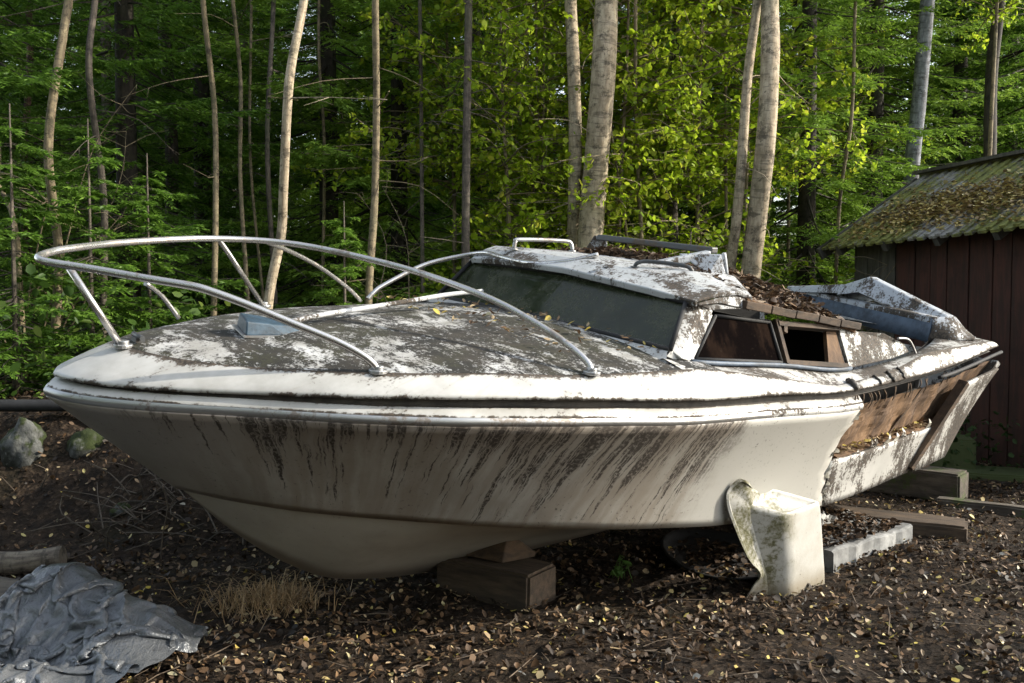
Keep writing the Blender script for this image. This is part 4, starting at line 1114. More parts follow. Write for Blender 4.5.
for i in range(nb):
    q0 = i / nb * SL; q1 = (i + 1) / nb * SL; mid_ = (q0 + q1) / 2
    for (qa, qb, li) in ((q0, q0 + (q1 - q0) * .62, .0), (q0 + (q1 - q0) * .58, q1 + .004, .018)):
        jl = random.uniform(-.008, .008); rows = []; uvs = []
        for r in np.linspace(0, 1, 7):
            rr = r if r > 0 else jl
            w_ = .0015 * mnoise.noise(Vector((qa * 3, r * 4, 0)))
            rows.append([roofpt(qa, rr, li + w_), roofpt(qb, rr, li + w_)]); uvs.append([(qa, r), (qb, r)])
        b.grid(rows, False, uvs)
rf = b.build('roof', M['shedroof'], shed, solid=.022)
b = MB(); b.grid([[roofpt(q, 1, .03), roofpt(q, 1, .03) + n_ * RUN + Vector((0, 0, -RISE))] for q in (0, SL)], False); b.build('roof', M['shedroof'], shed, solid=.03)
b = MB(); b.bar(roofpt(-.02, 1.0, .045) , roofpt(SL, 1.0, .045), .13, .03); b.build('ridge_board', M['greyboard'], rf)
b = MB(); b.bar(roofpt(-.01, -.0, -.05), roofpt(-.01, 1.0, -.05), .03, .11, (0, 0, 1)); b.build('barge_board', M['greyboard'], shed)
# wall boards, one sheet with battens' relief
wall = MB()
inset = .26
def wallpt(q, z, out=0.0): 
    p = E0 + e_ * q + n_ * (inset - out); return Vector((p.x, p.y, z)) - sl
q = .14; grey = MB(); red = MB()
while q < SL - .1:
    w_ = random.uniform(.15, .22); tgt = grey if q < .62 else red
    o1 = random.uniform(0, .012)
    a_, c_ = wallpt(q + .006, 0, o1), wallpt(q + w_ - .006, 0, o1)
    hz = E0.z + RISE * inset / RUN - .02
    for (pa, pc) in ((a_, c_),):
        dn = -n_ * .022
        tgt.add([pa + Vector((0, 0, .02)), pc + Vector((0, 0, .02)), pc + Vector((0, 0, hz)), pa + Vector((0, 0, hz)), pa - dn + Vector((0, 0, .02)), pc - dn + Vector((0, 0, .02)), pc - dn + Vector((0, 0, hz)), pa - dn + Vector((0, 0, hz))],
                [(0, 1, 2, 3), (0, 3, 7, 4), (1, 5, 6, 2), (3, 2, 6, 7)])
    q += w_
red.build('wall_boards', M['redboard'], shed, bevel=.003); g_ = grey.build('wall_boards', M['greyboard'], shed, bevel=.003); g_['label'] = 'bare grey boards at the far end of the red wall'
b = MB(); hz = E0.z - .05
for (p1, p2) in ((wallpt(.1, 0, -.04), wallpt(SL, 0, -.04)),):
    b.add([p1, p2, p2 + Vector((0, 0, hz + .2)), p1 + Vector((0, 0, hz + .2))], [(0, 1, 2, 3)])
p1 = wallpt(.1, 0, -.04); p2 = p1 + n_ * 1.6
b.add([p1, p2, p2 + Vector((0, 0, hz)), p1 + n_ * (RUN - inset - .04) + Vector((0, 0, hz + RISE)), p1 + Vector((0, 0, hz + .15))], [(0, 1, 2, 3, 4)])
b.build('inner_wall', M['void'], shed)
for q in np.arange(.2, SL, .55):
    b = MB(); b.bar(roofpt(q, .03, -.055), roofpt(q, .55, -.055), .05, .09); b.build('rafter', M['greyboard'], shed)
P = []
while len(P) < 2600:
    q = random.gauss(1.15, .5); r = random.gauss(.36, .14)
    if 0.1 < q < SL and .03 < r < .95: P.append(tuple(roofpt(q, r, .03 + random.uniform(0, .025)) + sl))
while len(P) < 3600:
    q = random.uniform(.1, SL); r = random.betavariate(1.3, 2.5); P.append(tuple(roofpt(q, r, .028 + random.uniform(0, .012)) + sl))
M['roofmixleaf'] = mat_leaf('roof_fallen_leaves', [(0, (.09, .06, .03)), (.4, (.30, .21, .10)), (.7, (.46, .36, .11)), (1, (.55, .47, .24))], .15, 0)
Vv, F = leaf_cloud(np.array(P), RNG.uniform(.025, .055, len(P)), .35); tag(link('shed_roof_leaves', fast_mesh('shed_roof_leaves', Vv, F, M['roofmixleaf'])), 'brown and yellow leaves drifted on the mossy shed roof', 'leaves', kind='stuff')

# ------------------------------------------------------------------ vegetation
M['needle'] = mat_leaf('spruce_needles', [(0, (.055, .115, .016)), (.5, (.12, .23, .03)), (.85, (.19, .32, .045)), (1, (.26, .38, .06))], .5, .35)
M['yneedle'] = mat_leaf('bright_spruce_needles', [(0, (.09, .16, .018)), (.5, (.17, .29, .036)), (1, (.28, .40, .06))], .42, .3)
M['bleaf'] = mat_leaf('birch_leaves', [(0, (.15, .25, .012)), (.5, (.30, .42, .024)), (.85, (.42, .50, .04)), (1, (.50, .48, .06))], .62, .2)
M['bark_pale'] = mat_bark('pale_birch_bark', (.46, .38, .27), (.26, .205, .135), bands=.45, moss=.22)
M['bark_tan'] = mat_bark('tan_bark', (.25, .20, .115), (.13, .10, .06), moss=.3)
M['bark_brown'] = mat_bark('brown_grey_bark', (.13, .105, .08), (.06, .048, .036), moss=.3)
M['bark_dark'] = mat_bark('dark_spruce_bark', (.055, .043, .033), (.025, .02, .016), moss=.35)
M['bark_blue'] = mat_bark('blue_grey_bark', (.24, .25, .28), (.12, .125, .14), moss=.05)
M['bark_red'] = mat_bark('reddish_pine_bark', (.17, .095, .065), (.085, .05, .036), moss=.15)

def spruce_crown(name, H, R, zlow, seed, mat, dens=1.0, droop=.32):
    rg = np.random.default_rng(seed); VV = []; FF = []; FM = []; nv = 0
    z = zlow
    while z < H - .2:
        fine = 1.0 if z < 6.5 else .45
        nb = max(3, int(rg.integers(4, 8) * dens * (1 if z < 6.5 else .7)))
        for _ in range(nb):
            phi = rg.uniform(0, 2 * np.pi); L = R * (1 - z / H) ** .75 * rg.uniform(.45, 1.1)
            if L < .12: continue
            d = np.array([np.cos(phi), np.sin(phi), 0]); sd = np.array([-d[1], d[0], 0])
            zb = z + rg.uniform(-.12, .12); dr = droop * rg.uniform(.5, 1.5); bend = rg.normal(0, .12)
            nt = max(5, int(L / .055 * fine)); tt = (np.arange(nt) + rg.uniform(.2, .8)) / nt
            tt = tt[tt > rg.uniform(.1, .35)]
            def axis(t):
                t = np.asarray(t)[..., None]
                return np.array([0, 0, zb]) + d * L * t + sd * bend * L * t * t + np.array([0, 0, 1.0]) * (-dr * L * t + .45 * dr * L * t ** 3)
            # branch axis (3 sided)
            ta = np.linspace(0, 1, 5); A = axis(ta); rr = .010 * (1 - ta * .85) * min(1.5, L)
            ring = np.stack([A + np.array([0, 0, 1]) * rr[:, None], A + (sd - np.array([0, 0, .6])) * rr[:, None], A + (-sd - np.array([0, 0, .6])) * rr[:, None]], 1).reshape(-1, 3)
            f = [(i * 3 + k, i * 3 + (k + 1) % 3, (i + 1) * 3 + (k + 1) % 3, (i + 1) * 3 + k) for i in range(4) for k in range(3)]
            VV.append(ring); FF.append(np.array(f) + nv); FM.append(np.ones(len(f), int)); nv += len(ring)
            if len(tt) == 0: continue
            Bp = axis(tt)
            for sgn in (1, -1):
                keep = rg.uniform(0, 1, len(tt)) < .88
                B_ = Bp[keep]; tk = tt[keep]; m = len(B_)
                if m == 0: continue
                l = np.clip((.42 * L * (1 - tk) + .07) * rg.uniform(.5, 1.2, m), .05, .38)
                dirv = d * rg.uniform(.45, .85, m)[:, None] + sd * sgn * rg.uniform(.6, 1.0, m)[:, None] + np.array([0, 0, 1]) * (-rg.uniform(.05, .55, m))[:, None]
                dirv /= np.linalg.norm(dirv, axis=1)[:, None]
                K = max(4, int(8 * fine)); 
                ks = (np.arange(K) + .3) / K
                # needle tufts both sides of each twig
                O_ = B_[:, None, :] + dirv[:, None, :] * (l[:, None] * ks[None])[:, :, None] + np.array([0, 0, -1]) * (.10 * l[:, None] * ks[None] ** 2)[:, :, None]
                perp = np.cross(dirv, np.array([0, 0, 1.0])); perp /= np.maximum(np.linalg.norm(perp, axis=1), 1e-6)[:, None]
                nl = (.078 if fine == 1 else .12); wd = (.0085 if fine == 1 else .022)
                for s2 in (1, -1):
                    nd = dirv[:, None, :] * rg.uniform(.5, 1.0, (m, K, 1)) + perp[:, None, :] * s2 * rg.uniform(.35, .9, (m, K, 1)) + np.array([0, 0, 1]) * rg.normal(0, .22, (m, K, 1))
                    nd *= nl * (1 - .45 * ks)[None, :, None] * rg.uniform(.7, 1.25, (m, K, 1))
                    wv = np.cross(nd, rg.normal(0, 1, (m, K, 3)) * .5 + np.array([0, 0, 1.])); wv /= np.maximum(np.linalg.norm(wv, axis=2), 1e-6)[:, :, None]
                    q = np.stack([O_, O_ + nd * .45 + wv * wd, O_ + nd, O_ + nd * .45 - wv * wd], 2).reshape(-1, 3)
                    c = m * K
                    VV.append(q); FF.append((np.arange(c) * 4)[:, None] + np.arange(4)[None] + nv); FM.append(np.zeros(c, int)); nv += len(q)
        z += rg.uniform(.14, .26) * (1 if z < 6.5 else 1.5)
    return fast_mesh(name, np.concatenate(VV), np.concatenate(FF), None, False, np.concatenate(FM), [mat, M['bark_dark']])

def leafy_crown(name, H, R, zlow, seed, mat, nbr=92, leaf=.062, per=250):
    rg = np.random.default_rng(seed); P = []; tb = MB()
    for i in range(nbr):
        z = zlow + (H - zlow) * rg.uniform(0, 1) ** 1.1; phi = rg.uniform(0, 6.283)
        L = R * (1 - .55 * (z - zlow) / (H - zlow)) * rg.uniform(.45, 1.1)
        d = Vector((math.cos(phi), math.sin(phi), 0)); p0_ = Vector((0, 0, z)); rise = rg.uniform(.0, .55)
        p1_ = p0_ + d * L * .5 + Vector((rg.normal(0, .08), rg.normal(0, .08), rise * L * .5)); p2_ = p0_ + d * L + Vector((rg.normal(0, .15), rg.normal(0, .15), rise * L - .15 * L))
        path = catmull([p0_, p1_, p2_], 4); tb.tube(path, [.008 * (1 - k / len(path)) + .002 for k in range(len(path))], 4, cap=False)
        for j in range(int(4 + L * 4)):
            t = rg.uniform(.25, 1); k = int(t * (len(path) - 1)); o = path[k]
            e = o + Vector((rg.normal(0, .16), rg.normal(0, .16), rg.normal(-.03, .12)))
            tb.tube([o, e], [.003, .0015], 3, cap=False)
            for q in range(int(per * L / 40) + 5):
                u = rg.uniform(.2, 1.1); c = o.lerp(e, u); P.append((c.x + rg.normal(0, .035), c.y + rg.normal(0, .035), c.z + rg.normal(-.015, .03)))
    P = np.array(P)
    Vl, Fl = leaf_cloud(P, rg.uniform(.6, 1.2, len(P)) * leaf, .7, .75)
    tv = np.array([tuple(v) for v in tb.v]); tf = np.array(tb.f)
    Vc = np.concatenate([Vl, tv]); Fc = np.concatenate([Fl, tf + len(Vl)])
    return fast_mesh(name, Vc, Fc, None, False, np.concatenate([np.zeros(len(Fl), int), np.ones(len(tf), int)]), [mat, M['bark_tan']])

SPR = [spruce_crown('crown', 11, 1.9, .5, 11, M['needle']), spruce_crown('crown', 9, 2.1, .25, 12, M['needle'], 1.1, .4), spruce_crown('crown', 13, 1.7, .9, 13, M['needle'], .9, .28)]
SPY = [spruce_crown('crown', 10, 2.2, .4, 14, M['yneedle'], 1.15, .42)]
SHI = [spruce_crown('crown', 13, 1.5, 5.2, 15, M['needle'], .8, .3)]
BRC = [leafy_crown('crown', 6.0, 1.3, 1.0, 21, M['bleaf']), leafy_crown('crown', 4.2, 1.0, .5, 22, M['bleaf'], 70), leafy_crown('crown', 7.0, 1.4, 2.2, 23, M['bleaf'], 90)]
BHI = [leafy_crown('crown', 10.0, 1.6, 5.0, 24, M['bleaf'], 70)]
SAP = [spruce_crown('crown', 2.6, .95, .1, 16, M['needle'], 1.2, .25)]

def trunk_mesh(pts, r0, r1, mat, n=14, twigs=0, seed=0, twig_z=(0.6, 5)):
    rg = random.Random(seed); b = MB()
    path = catmull(pts, 10); m = len(path)
    rs = [r0 + (r1 - r0) * i / (m - 1) for i in range(m)]
    rs = [r * (1 + .06 * mnoise.noise(Vector((p.z * 2.5, seed, 0)))) for r, p in zip(rs, path)]
    rs[0] *= 1.35; rs[1] *= 1.15
    b.tube(path, rs, n)
    for k in range(twigs):
        z = rg.uniform(*twig_z); j = min(range(m), key=lambda i: abs(path[i].z - z)); o = path[j]; a = rg.uniform(0, 6.28); L = rg.uniform(.15, .9)
        d = Vector((math.cos(a), math.sin(a), rg.uniform(-.5, .25)))
        tw = catmull([o, o + d * L * .5 + Vector((0, 0, rg.uniform(-.06, .06))), o + d * L + Vector((rg.uniform(-.1, .1), rg.uniform(-.1, .1), -.12 * L))], 3)
        b.tube(tw, [.006 * (1 - .8 * i / (len(tw) - 1)) for i in range(len(tw))], 4, cap=False)
        for q in range(rg.randint(0, 3)):
            c = tw[rg.randint(2, len(tw) - 1)]; b.tube([c, c + Vector((rg.uniform(-.2, .2), rg.uniform(-.2, .2), rg.uniform(-.12, .08)))], [.003, .001], 3, cap=False)
    return b

def PX(px, Y): return (px - 512) / 900 * Y
def tree(name, px_pts, Y, wpx, mat, label, cat='tree', top=9.0, crown=None, csc=1.0, twigs=8, group=None, seed=0, taper=.55):
    """trunk through picture-measured leans: px_pts = [(x at height z)] as (px, py) pairs at depth Y"""
    pts = []
    for (px, py) in px_pts:
        pts.append(Vector((PX(px, Y), Y + .12 * math.sin(py * .02 + seed), CAMZ + (300 - py) / 900 * Y)))
    base = pts[0]; g = G(base.x, base.y)
    # extend down to the ground and up to the top
    if base.z > g: 
        dr = (pts[1] - pts[0]).normalized() if len(pts) > 1 else Vector((0, 0, 1)); pts = [Vector((base.x - dr.x / max(dr.z, .3) * (base.z - g) * .5, base.y, g - .05))] + pts
    dr = (pts[-1] - pts[-2]).normalized(); 
    while pts[-1].z < top:
        stp = min(1.0, max(.3, (pts[-1] - pts[-2]).length)); pts.append(pts[-1] + Vector((dr.x * .8 + .03 * math.sin(seed + pts[-1].z), 0, 1)).normalized() * stp)
    root = empty(name, (pts[0].x, pts[0].y, g)); tag(root, label, cat, group)
    L0 = Vector(root.location); pts = [p - L0 for p in pts]
    r0 = wpx * Y / 900 / 2 * (.86 if wpx < 13 else .95)
    trunk_mesh(pts, r0 * 1.05, r0 * taper, M[mat], 14, twigs, seed).build('trunk', M[mat], root)
    if crown is not None:
        tp = pts[-1]; link('crown', crown, root, (tp.x * .55, tp.y * .55, 0), seed * 1.7, csc)
    return root

TR = 'forest trees with bare trunks'
# the trunks that can be told apart, left to right
tree('pine_tree', [(30, 330), (33, 200), (31, 60), (30, 0)], 8.5, 8, 'bark_red', 'reddish thin pine trunk nearest the left edge', seed=1)
tree('birch_tree', [(50, 335), (55, 250), (60, 150), (67, 30), (69, 0)], 7.0, 10, 'bark_tan', 'pale yellowish trunk left of the bow rail, slightly leaning', seed=2, twigs=10)
tree('spruce_tree', [(103, 320), (102, 200), (101, 80), (101, 0)], 7.4, 8, 'bark_brown', 'straight dark grey trunk above the left end of the bow rail', seed=3, twigs=12)
tree('spruce_tree', [(173, 310), (172, 150), (171, 0)], 9.5, 14, 'bark_dark', 'thick dark trunk in deep shade left of the slim brown one', seed=4, crown=SHI[0], twigs=20)
tree('young_tree', [(218, 320), (217, 220), (214, 110), (212, 0)], 7.6, 7, 'bark_tan', 'slim brown trunk rising above the top of the bow rail', seed=5, twigs=8)
tree('young_tree', [(250, 300), (243, 180), (240, 80), (238, 0)], 8.2, 5, 'bark_tan', 'very slim tan sapling trunk, left one of a close pair', seed=6, twigs=4)
tree('young_tree', [(262, 300), (255, 160), (253, 0)], 8.6, 3.5, 'bark_tan', 'thread thin spotted sapling trunk, right one of a close pair', seed=7, twigs=3)
tree('young_tree', [(272, 300), (273, 150), (274, 0)], 8.4, 6, 'bark_brown', 'slim dark straight trunk just left of the leaning birch', seed=8, twigs=6)
tree('birch_tree', [(266, 300), (278, 235), (284, 190), (294, 110), (298, 70), (306, 0)], 6.4, 11, 'bark_pale', 'pale leaning birch trunk crossing behind the foredeck', seed=9, twigs=3)
tree('young_tree', [(323, 290), (325, 150), (324, 60)], 9.0, 4, 'bark_tan', 'thin short sapling right of the leaning birch', seed=10, top=6.5, twigs=6, crown=None)
tree('birch_tree', [(371, 300), (374, 200), (377, 100), (380, 0)], 7.2, 9, 'bark_tan', 'yellow brown straight trunk left of the windscreen', seed=11, twigs=12)
tree('young_tree', [(424, 280), (421, 120), (422, 0)], 8.4, 5, 'bark_brown', 'thin brown trunk between the yellow brown one and the dark one', seed=12, twigs=10)
tree('spruce_tree', [(466, 270), (467, 160), (469, 0)], 7.8, 10, 'bark_brown', 'dark trunk with dead twigs directly above the windscreen', seed=13, twigs=26)
tree('young_tree', [(535, 260), (537, 140)], 8.8, 4, 'bark_tan', 'short thin sapling between windscreen trunk and big birches', seed=14, top=4.2, crown=BRC[1], csc=.8, twigs=4)
tree('birch_tree', [(574, 270), (574, 150), (572, 70), (570, 0)], 8.1, 14, 'bark_pale', 'narrower pale birch trunk touching the left of the big one', seed=15, crown=BHI[0])
tree('birch_tree', [(589, 270), (595, 180), (601, 80), (605, 0)], 7.9, 27, 'bark_pale', 'biggest pale birch trunk, above the cabin roof', seed=16, crown=BHI[0], twigs=6)
tree('young_tree', [(641, 260), (639, 170), (634, 90), (632, 30)], 8.4, 5, 'bark_tan', 'thin crooked tan sapling right of the biggest birch', seed=17, top=5.5, twigs=6)
tree('young_tree', [(630, 265), (622, 210), (611, 150)], 8.3, 4, 'bark_tan', 'small leaning sapling stem close to the biggest birch', seed=27, top=3.2, twigs=4)
tree('birch_tree', [(671, 260), (672, 130), (674, 0)], 9.8, 12, 'bark_brown', 'grey brown trunk standing further back between the birches', seed=18, crown=BHI[0])
tree('young_tree', [(723, 260), (725, 120), (724, 20)], 9.0, 4, 'bark_tan', 'thin straight sapling left of the twin birches', seed=19, twigs=6, top=6)
tree('birch_tree', [(731, 285), (733, 225), (736, 170), (746, 80), (757, 0)], 7.7, 12, 'bark_pale', 'leaning slimmer birch, left of the twin trunks', seed=20, twigs=10, crown=BHI[0])
tree('birch_tree', [(753, 290), (757, 210), (760, 140), (766, 60), (769, 0)], 7.6, 21, 'bark_pale', 'thick mottled birch, right of the twin trunks', seed=21, twigs=12)
tree('young_tree', [(841, 215), (845, 120), (850, 0)], 8.8, 4.5, 'bark_tan', 'thin bare pale pole beside the shed roof', seed=22, twigs=1, top=7)
tree('spruce_tree', [(912, 200), (914, 100), (917, 0)], 9.4, 16, 'bark_blue', 'thick blue grey trunk behind the shed ridge', seed=23, crown=SHI[0], twigs=4)
tree('spruce_tree', [(988, 200), (988, 80), (987, 0)], 9.9, 13, 'bark_dark', 'dark brown trunk behind the shed at far right', seed=24, crown=SHI[0], twigs=10)
tree('bent_sapling', [(28, 250), (27, 235), (21, 212), (8, 190), (-6, 172)], 6.8, 7, 'bark_tan', 'bent pale stem curving out at the left edge', seed=25, twigs=4, top=1.0)

# named spruces whose boughs show, then the mass behind
def spruce(px, Y, var, sc, label, group=None, rz=0.0, name='spruce_tree', bark='bark_dark'):
    x = PX(px, Y); root = empty(name, (x, Y, G(x, Y) - .05), rz); tag(root, label, 'tree', group)
    b = MB(); H = 10 * sc
    b.tube([(0, 0, 0), (0, 0, H * .4), (0, 0, H)], [.11 * sc, .08 * sc, .01], 8); b.build('trunk', M[bark], root)
    link('crown', var, root, sc=sc); return root
named = [(-20, 7.6, SPR[1], .95, 'dark bushy spruce cut by the left edge'),
         (130, 8.6, SPR[1], 1.0, 'dark spruce with low boughs behind the bow rail tip'),
         (205, 10.2, SPR[0], 1.0, 'dark spruce between the thick dark trunk and the slim brown one'),
         (330, 9.8, SPY[0], 1.05, 'bushy green spruce right of the leaning birch'),
         (400, 9.6, SPY[0], 1.0, 'green spruce behind the yellow brown trunk'),
         (475, 12.5, SPR[2], 1.1, 'tall spruce behind the dark trunk over the windscreen'),
         (805, 9.6, SPY[0], 1.0, 'bright drooping spruce between twin birches and shed'),
         (872, 12.0, SPY[0], 1.1, 'bright spruce beside the blue grey trunk'),
         (700, 13.0, SPY[0], 1.15, 'tall spruce behind the twin birches'),
         (955, 13.5, SPR[0], 1.2, 'deep green spruce behind the shed ridge'),
         (1035, 12.5, SPR[1], 1.2, 'dark spruce over the right end of the shed roof')]
for i, (px, Y, var, sc, lab) in enumerate(named): spruce(px, Y, var, sc, lab, 'spruces with visible boughs', i * 1.3)
for i, (px, Y, sc, lab) in enumerate([(92, 6.6, .8, 'young spruce under the tip of the bow rail'), (150, 6.9, .75, 'young spruce behind the bow deck beside the rail post'), (345, 7.0, .62, 'young spruce seen over the foredeck left of the windscreen'),
                                      (640, 7.5, .6, 'small bright spruce sprig over the cabin roof frame'), (15, 6.2, .8, 'young spruce above the black pipe at the left edge'), (690, 8.2, .75, 'young spruce left of the twin birches, behind the roof frame')]):
    x = PX(px, Y); root = empty('young_spruce', (x, Y, G(x, Y)), i); tag(root, lab, 'young spruce', 'young spruces at the forest edge')
    b = MB(); b.tube([(0, 0, 0), (0, 0, 2.5 * sc)], [.022, .004], 6); b.build('trunk', M['bark_brown'], root); link('crown', SAP[0], root, sc=sc)
# broadleaved saplings in the sunny middle
bl_ = [(505, 8.3, 0, .9, 'leafy birch sapling right of the dark windscreen trunk'), (545, 8.7, 1, 1.1, 'leafy sapling left of the big birches'), (620, 8.5, 0, 1.0, 'bright leafy sapling just right of the biggest birch'), (655, 9.2, 2, 1.0, 'leafy birch behind the thin crooked sapling'),
       (700, 8.7, 0, 1.05, 'bright leafy tree left of the twin birches'), (745, 9.0, 2, 1.0, 'leafy tree seen between and behind the twin birches'), (450, 9.0, 2, .95, 'leafy sapling left of the dark windscreen trunk'), (585, 9.3, 2, 1.1, 'tall leafy tree behind the big birches'),
       (985, 8.8, 3, .78, 'yellow green leafy bough over the shed at top right'), (530, 11.8, 0, 1.2, 'leafy tree deep behind the windscreen'), (790, 12, 2, 1.1, 'leafy tree behind the bright drooping spruce')]
for i, (px, Y, v, sc, lab) in enumerate(bl_):
    x = PX(px, Y); root = empty('leafy_tree', (x, Y, G(x, Y) - .03), i * 2.1); tag(root, lab, 'tree', 'leafy young trees in the sun')
    b = MB(); H = (6, 4.2, 7, 10)[v] * sc; b.tube(catmull([(0, 0, 0), (.05, 0, H * .3), (-.04, .05, H * .65), (0, 0, H)], 4), [.03 - .027 * k / 12 for k in range(13)], 7); b.build('trunk', M['bark_tan'], root)
    link('crown', (BRC + BHI)[v], root, sc=sc)
# the deep forest
rg = random.Random(5); cnt = 0; placed = []
while cnt < 95:
    Y = 14.5 + 22 * rg.uniform(0, 1) ** 1.5; x = rg.uniform(-.68, .62) * Y
    if any((x - a) ** 2 + (Y - c) ** 2 < 1.15 ** 2 for a, c in placed): continue
    if 3.2 < x < 9 and Y < 10: continue
    placed.append((x, Y)); cnt += 1
    root = empty('spruce_tree', (x, Y, G(x, Y) - .05), rg.uniform(0, 6)); tag(root, 'spruce deep in the forest behind the front trunks', 'tree', 'spruces deep in the forest')
    sc = rg.uniform(.95, 1.35); b = MB(); b.tube([(0, 0, 0), (0, 0, 5 * sc), (0, 0, 10 * sc)], [.10 * sc, .075 * sc, .01], 8); b.build('trunk', M[rg.choice(('bark_dark', 'bark_brown', 'bark_brown', 'bark_tan'))], root)
    link('crown', rg.choice(SPR + SPY + SPY), root, sc=sc)
# undergrowth between boat and forest
n = 9000; x = RNG.uniform(-5.5, 4.0, n); y = RNG.uniform(5.3, 9.5, n)
keep = (x < PX(780, y)) & ((y > 6.6) | (x < -1.9) & (y > 5.35 + .3 * vnoise(x * 3, y * 3, 62))); x, y = x[keep], y[keep]
hgt = RNG.uniform(0, 1, len(x)) ** 1.6 * (.55 + .35 * vnoise(x * .9, y * .9, 61))
P = np.stack([x, y, gz(x, y) + np.abs(hgt)], 1)
Vv, F = leaf_cloud(P, RNG.uniform(.04, .085, len(P)), .6, .6)
M['under'] = mat_leaf('undergrowth_leaves', [(0, (.03, .065, .012)), (.6, (.06, .115, .02)), (1, (.13, .18, .035))], .45, 0)
tag(link('undergrowth', fast_mesh('undergrowth', Vv, F, M['under'])), 'low green leafy undergrowth along the forest edge behind the boat', 'undergrowth', kind='stuff')
n = 1500; x = RNG.uniform(2.9, 4.6, n); y = RNG.uniform(6.2, 7.4, n); keep = (x - 2.8) * .94 + (y - 8.2) * .34 < .2; x, y = x[keep], y[keep]
P = np.stack([x, y, gz(x, y) + RNG.uniform(0, .5, len(x)) ** 1.3], 1); Vv, F = leaf_cloud(P, RNG.uniform(.03, .06, len(P)), .6, .6)
M['ivy'] = mat_leaf('dark_weed_leaves', [(0, (.015, .035, .008)), (1, (.045, .08, .02))], .35, 0)
tag(link('shed_weeds', fast_mesh('shed_weeds', Vv, F, M['ivy'])), 'dark weeds growing against the foot of the shed wall', 'weeds', kind='stuff')
# bare shrubs: tangles of pale dead twigs
def dead_shrub(px, Y, z0, z1, spread, n, lab, seed):
    rg = random.Random(seed); x = PX(px, Y); g = G(x, Y); b = MB()
    for i in range(n):
        a = rg.uniform(0, 6.28); o = Vector((rg.gauss(0, .1), rg.gauss(0, .1), -.05)); h = rg.uniform(z0, z1)
        d = Vector((math.cos(a) * spread, math.sin(a) * spread * .6, h)); pth = catmull([o, o + d * .4 + Vector((rg.uniform(-.15, .15), 0, .1)), o + d * .75 + Vector((rg.uniform(-.2, .2), 0, .08)), o + d], 5)
        b.tube(pth, [.009 * (1 - .8 * k / (len(pth) - 1)) for k in range(len(pth))], 5, cap=False)
        for q in range(8):
            j = rg.randint(4, len(pth) - 1); c = pth[j]; e = c + Vector((rg.uniform(-.45, .45), rg.uniform(-.3, .3), rg.uniform(-.15, .25)))
            tw = catmull([c, c.lerp(e, .5) + Vector((0, 0, rg.uniform(-.05, .05))), e], 3); b.tube(tw, [.0035 - .0025 * k / (len(tw) - 1) for k in range(len(tw))], 4, cap=False)
    o = b.build('bare_shrub', M['bark_tan']); o.location = (x, Y, g); tag(o, lab, 'shrub', 'bare twiggy shrubs at the forest edge')
b = MB(); rg_ = random.Random(41)
for _ in range(90):
    x = rg_.gauss(-1.75, .28); y = rg_.gauss(4.75, .16); z = G(x, y); a = rg_.uniform(0, 6.28); L = rg_.uniform(.12, .5)
    o_ = Vector((x, y, z + rg_.uniform(.0, .06))); e = o_ + Vector((math.cos(a) * L, math.sin(a) * L * .6, rg_.uniform(-.03, .20)))
    b.tube(catmull([o_, o_.lerp(e, .5) + Vector((rg_.gauss(0, .03), rg_.gauss(0, .03), rg_.uniform(0, .05))), e], 3), [.004, .004, .0035, .003, .0025, .002, .0015], 5, cap=False)
tag(b.build('brushwood_heap', M['bark_brown']), 'dark tangle of dead brushwood on the bank under the bow', 'brushwood', kind='stuff')
dead_shrub(20, 7.2, 1.0, 2.6, .9, 9, 'tangle of pale dead branches at the left edge', 1)
dead_shrub(430, 7.8, .8, 2.3, .8, 9, 'leafless twiggy shrub above the windscreen left corner', 2)
dead_shrub(700, 8.0, .6, 1.9, .8, 8, 'pale bare shrub left of the twin birch bases', 3)
dead_shrub(800, 8.0, .5, 1.7, .9, 12, 'pale tangled shrub between twin birches and shed', 4)

# unseen trees added to the right of the viewer so that their shade falls on the bow and the ground before it
for i, (x, y, v, sc, lab) in enumerate(((6.4, 1.7, 2, 1.05, 'unseen leafy birch added right of the viewer to shade the bow'), (8.8, 1.2, 2, 1.3, 'unseen leafy birch added for shade further right, behind the nearer one'))):
    root = empty('leafy_tree', (x, y, G(x, y) - .03), i * 2.7); tag(root, lab, 'tree', 'added shade trees right of the viewer')
    b = MB(); H = 7 * sc; b.tube(catmull([(0, 0, 0), (.05, 0, H * .3), (-.04, .05, H * .65), (0, 0, H)], 4), [.08 - .075 * k / 12 for k in range(13)], 8); b.build('trunk', M['bark_pale'], root)
    link('crown', BRC[v], root, sc=sc)

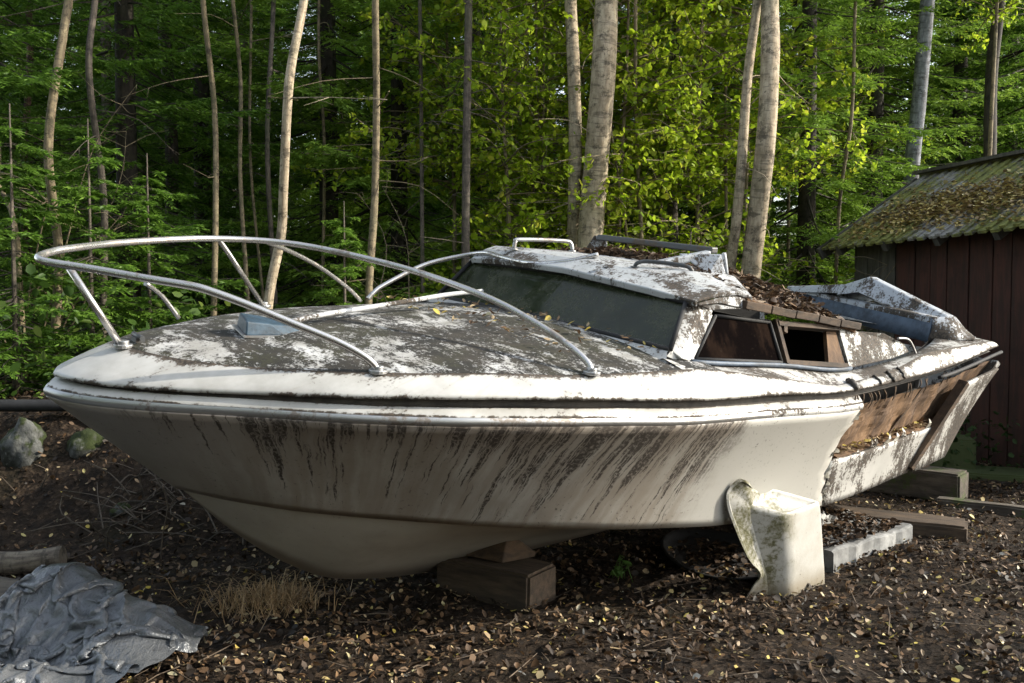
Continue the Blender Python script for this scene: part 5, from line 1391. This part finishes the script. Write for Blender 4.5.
# unseen forest added behind and beside the viewer, closing the clearing and cutting low sky light
rg = random.Random(9); placed = []; cnt = 0
while cnt < 26:
    az_ = math.radians(rg.uniform(140, 292)); dd = rg.uniform(7, 16); x, y = dd * math.sin(az_), dd * math.cos(az_)
    if any((x - a) ** 2 + (y - c) ** 2 < 1.4 ** 2 for a, c in placed) or (y > 3 and abs(x) < .66 * y + 1.5): continue
    placed.append((x, y)); cnt += 1
    root = empty('spruce_tree', (x, y, G(x, y) - .05), rg.uniform(0, 6)); tag(root, 'unseen added spruce closing the clearing behind the viewer', 'tree', 'added spruces behind the viewer')
    sc = rg.uniform(.9, 1.3); b = MB(); b.tube([(0, 0, 0), (0, 0, 5 * sc), (0, 0, 10 * sc)], [.10 * sc, .075 * sc, .01], 8); b.build('trunk', M['bark_brown'], root)
    link('crown', rg.choice(SPR), root, sc=sc)

# ------------------------------------------------------------------ light
world = bpy.data.worlds.new('World'); scene.world = world; world.use_nodes = True
nt = world.node_tree; bg = nt.nodes['Background']
sky = nt.nodes.new('ShaderNodeTexSky'); sky.sky_type = 'NISHITA'; sky.sun_disc = False
SUN = Vector((.95, .0, .49)).normalized()
elev = math.asin(SUN.z); az = math.atan2(SUN.x, SUN.y)
sky.sun_elevation = elev; sky.sun_rotation = az; sky.air_density = 1.2; sky.dust_density = 1.5
hs = nt.nodes.new('ShaderNodeHueSaturation'); hs.inputs['Saturation'].default_value = .5
nt.links.new(sky.outputs[0], hs.inputs['Color']); nt.links.new(hs.outputs[0], bg.inputs[0]); bg.inputs[1].default_value = 0.15
sun = bpy.data.lights.new('sun', 'SUN'); sun.energy = 2.3; sun.angle = math.radians(.6); sun.color = (1, .925, .78)
so = bpy.data.objects.new('sun', sun); COL.objects.link(so); so.rotation_euler = (-SUN).to_track_quat('-Z', 'Y').to_euler(); so.location = SUN * 30

scene.view_settings.view_transform = 'Standard'; scene.view_settings.look = 'None'
scene.view_settings.exposure = 1.58; scene.view_settings.gamma = 1
cy = scene.cycles
cy.use_denoising = True; cy.max_bounces = 6; cy.diffuse_bounces = 3; cy.glossy_bounces = 3; cy.transmission_bounces = 4; cy.transparent_max_bounces = 6
cy.sample_clamp_indirect = 6; cy.caustics_reflective = False; cy.caustics_refractive = False
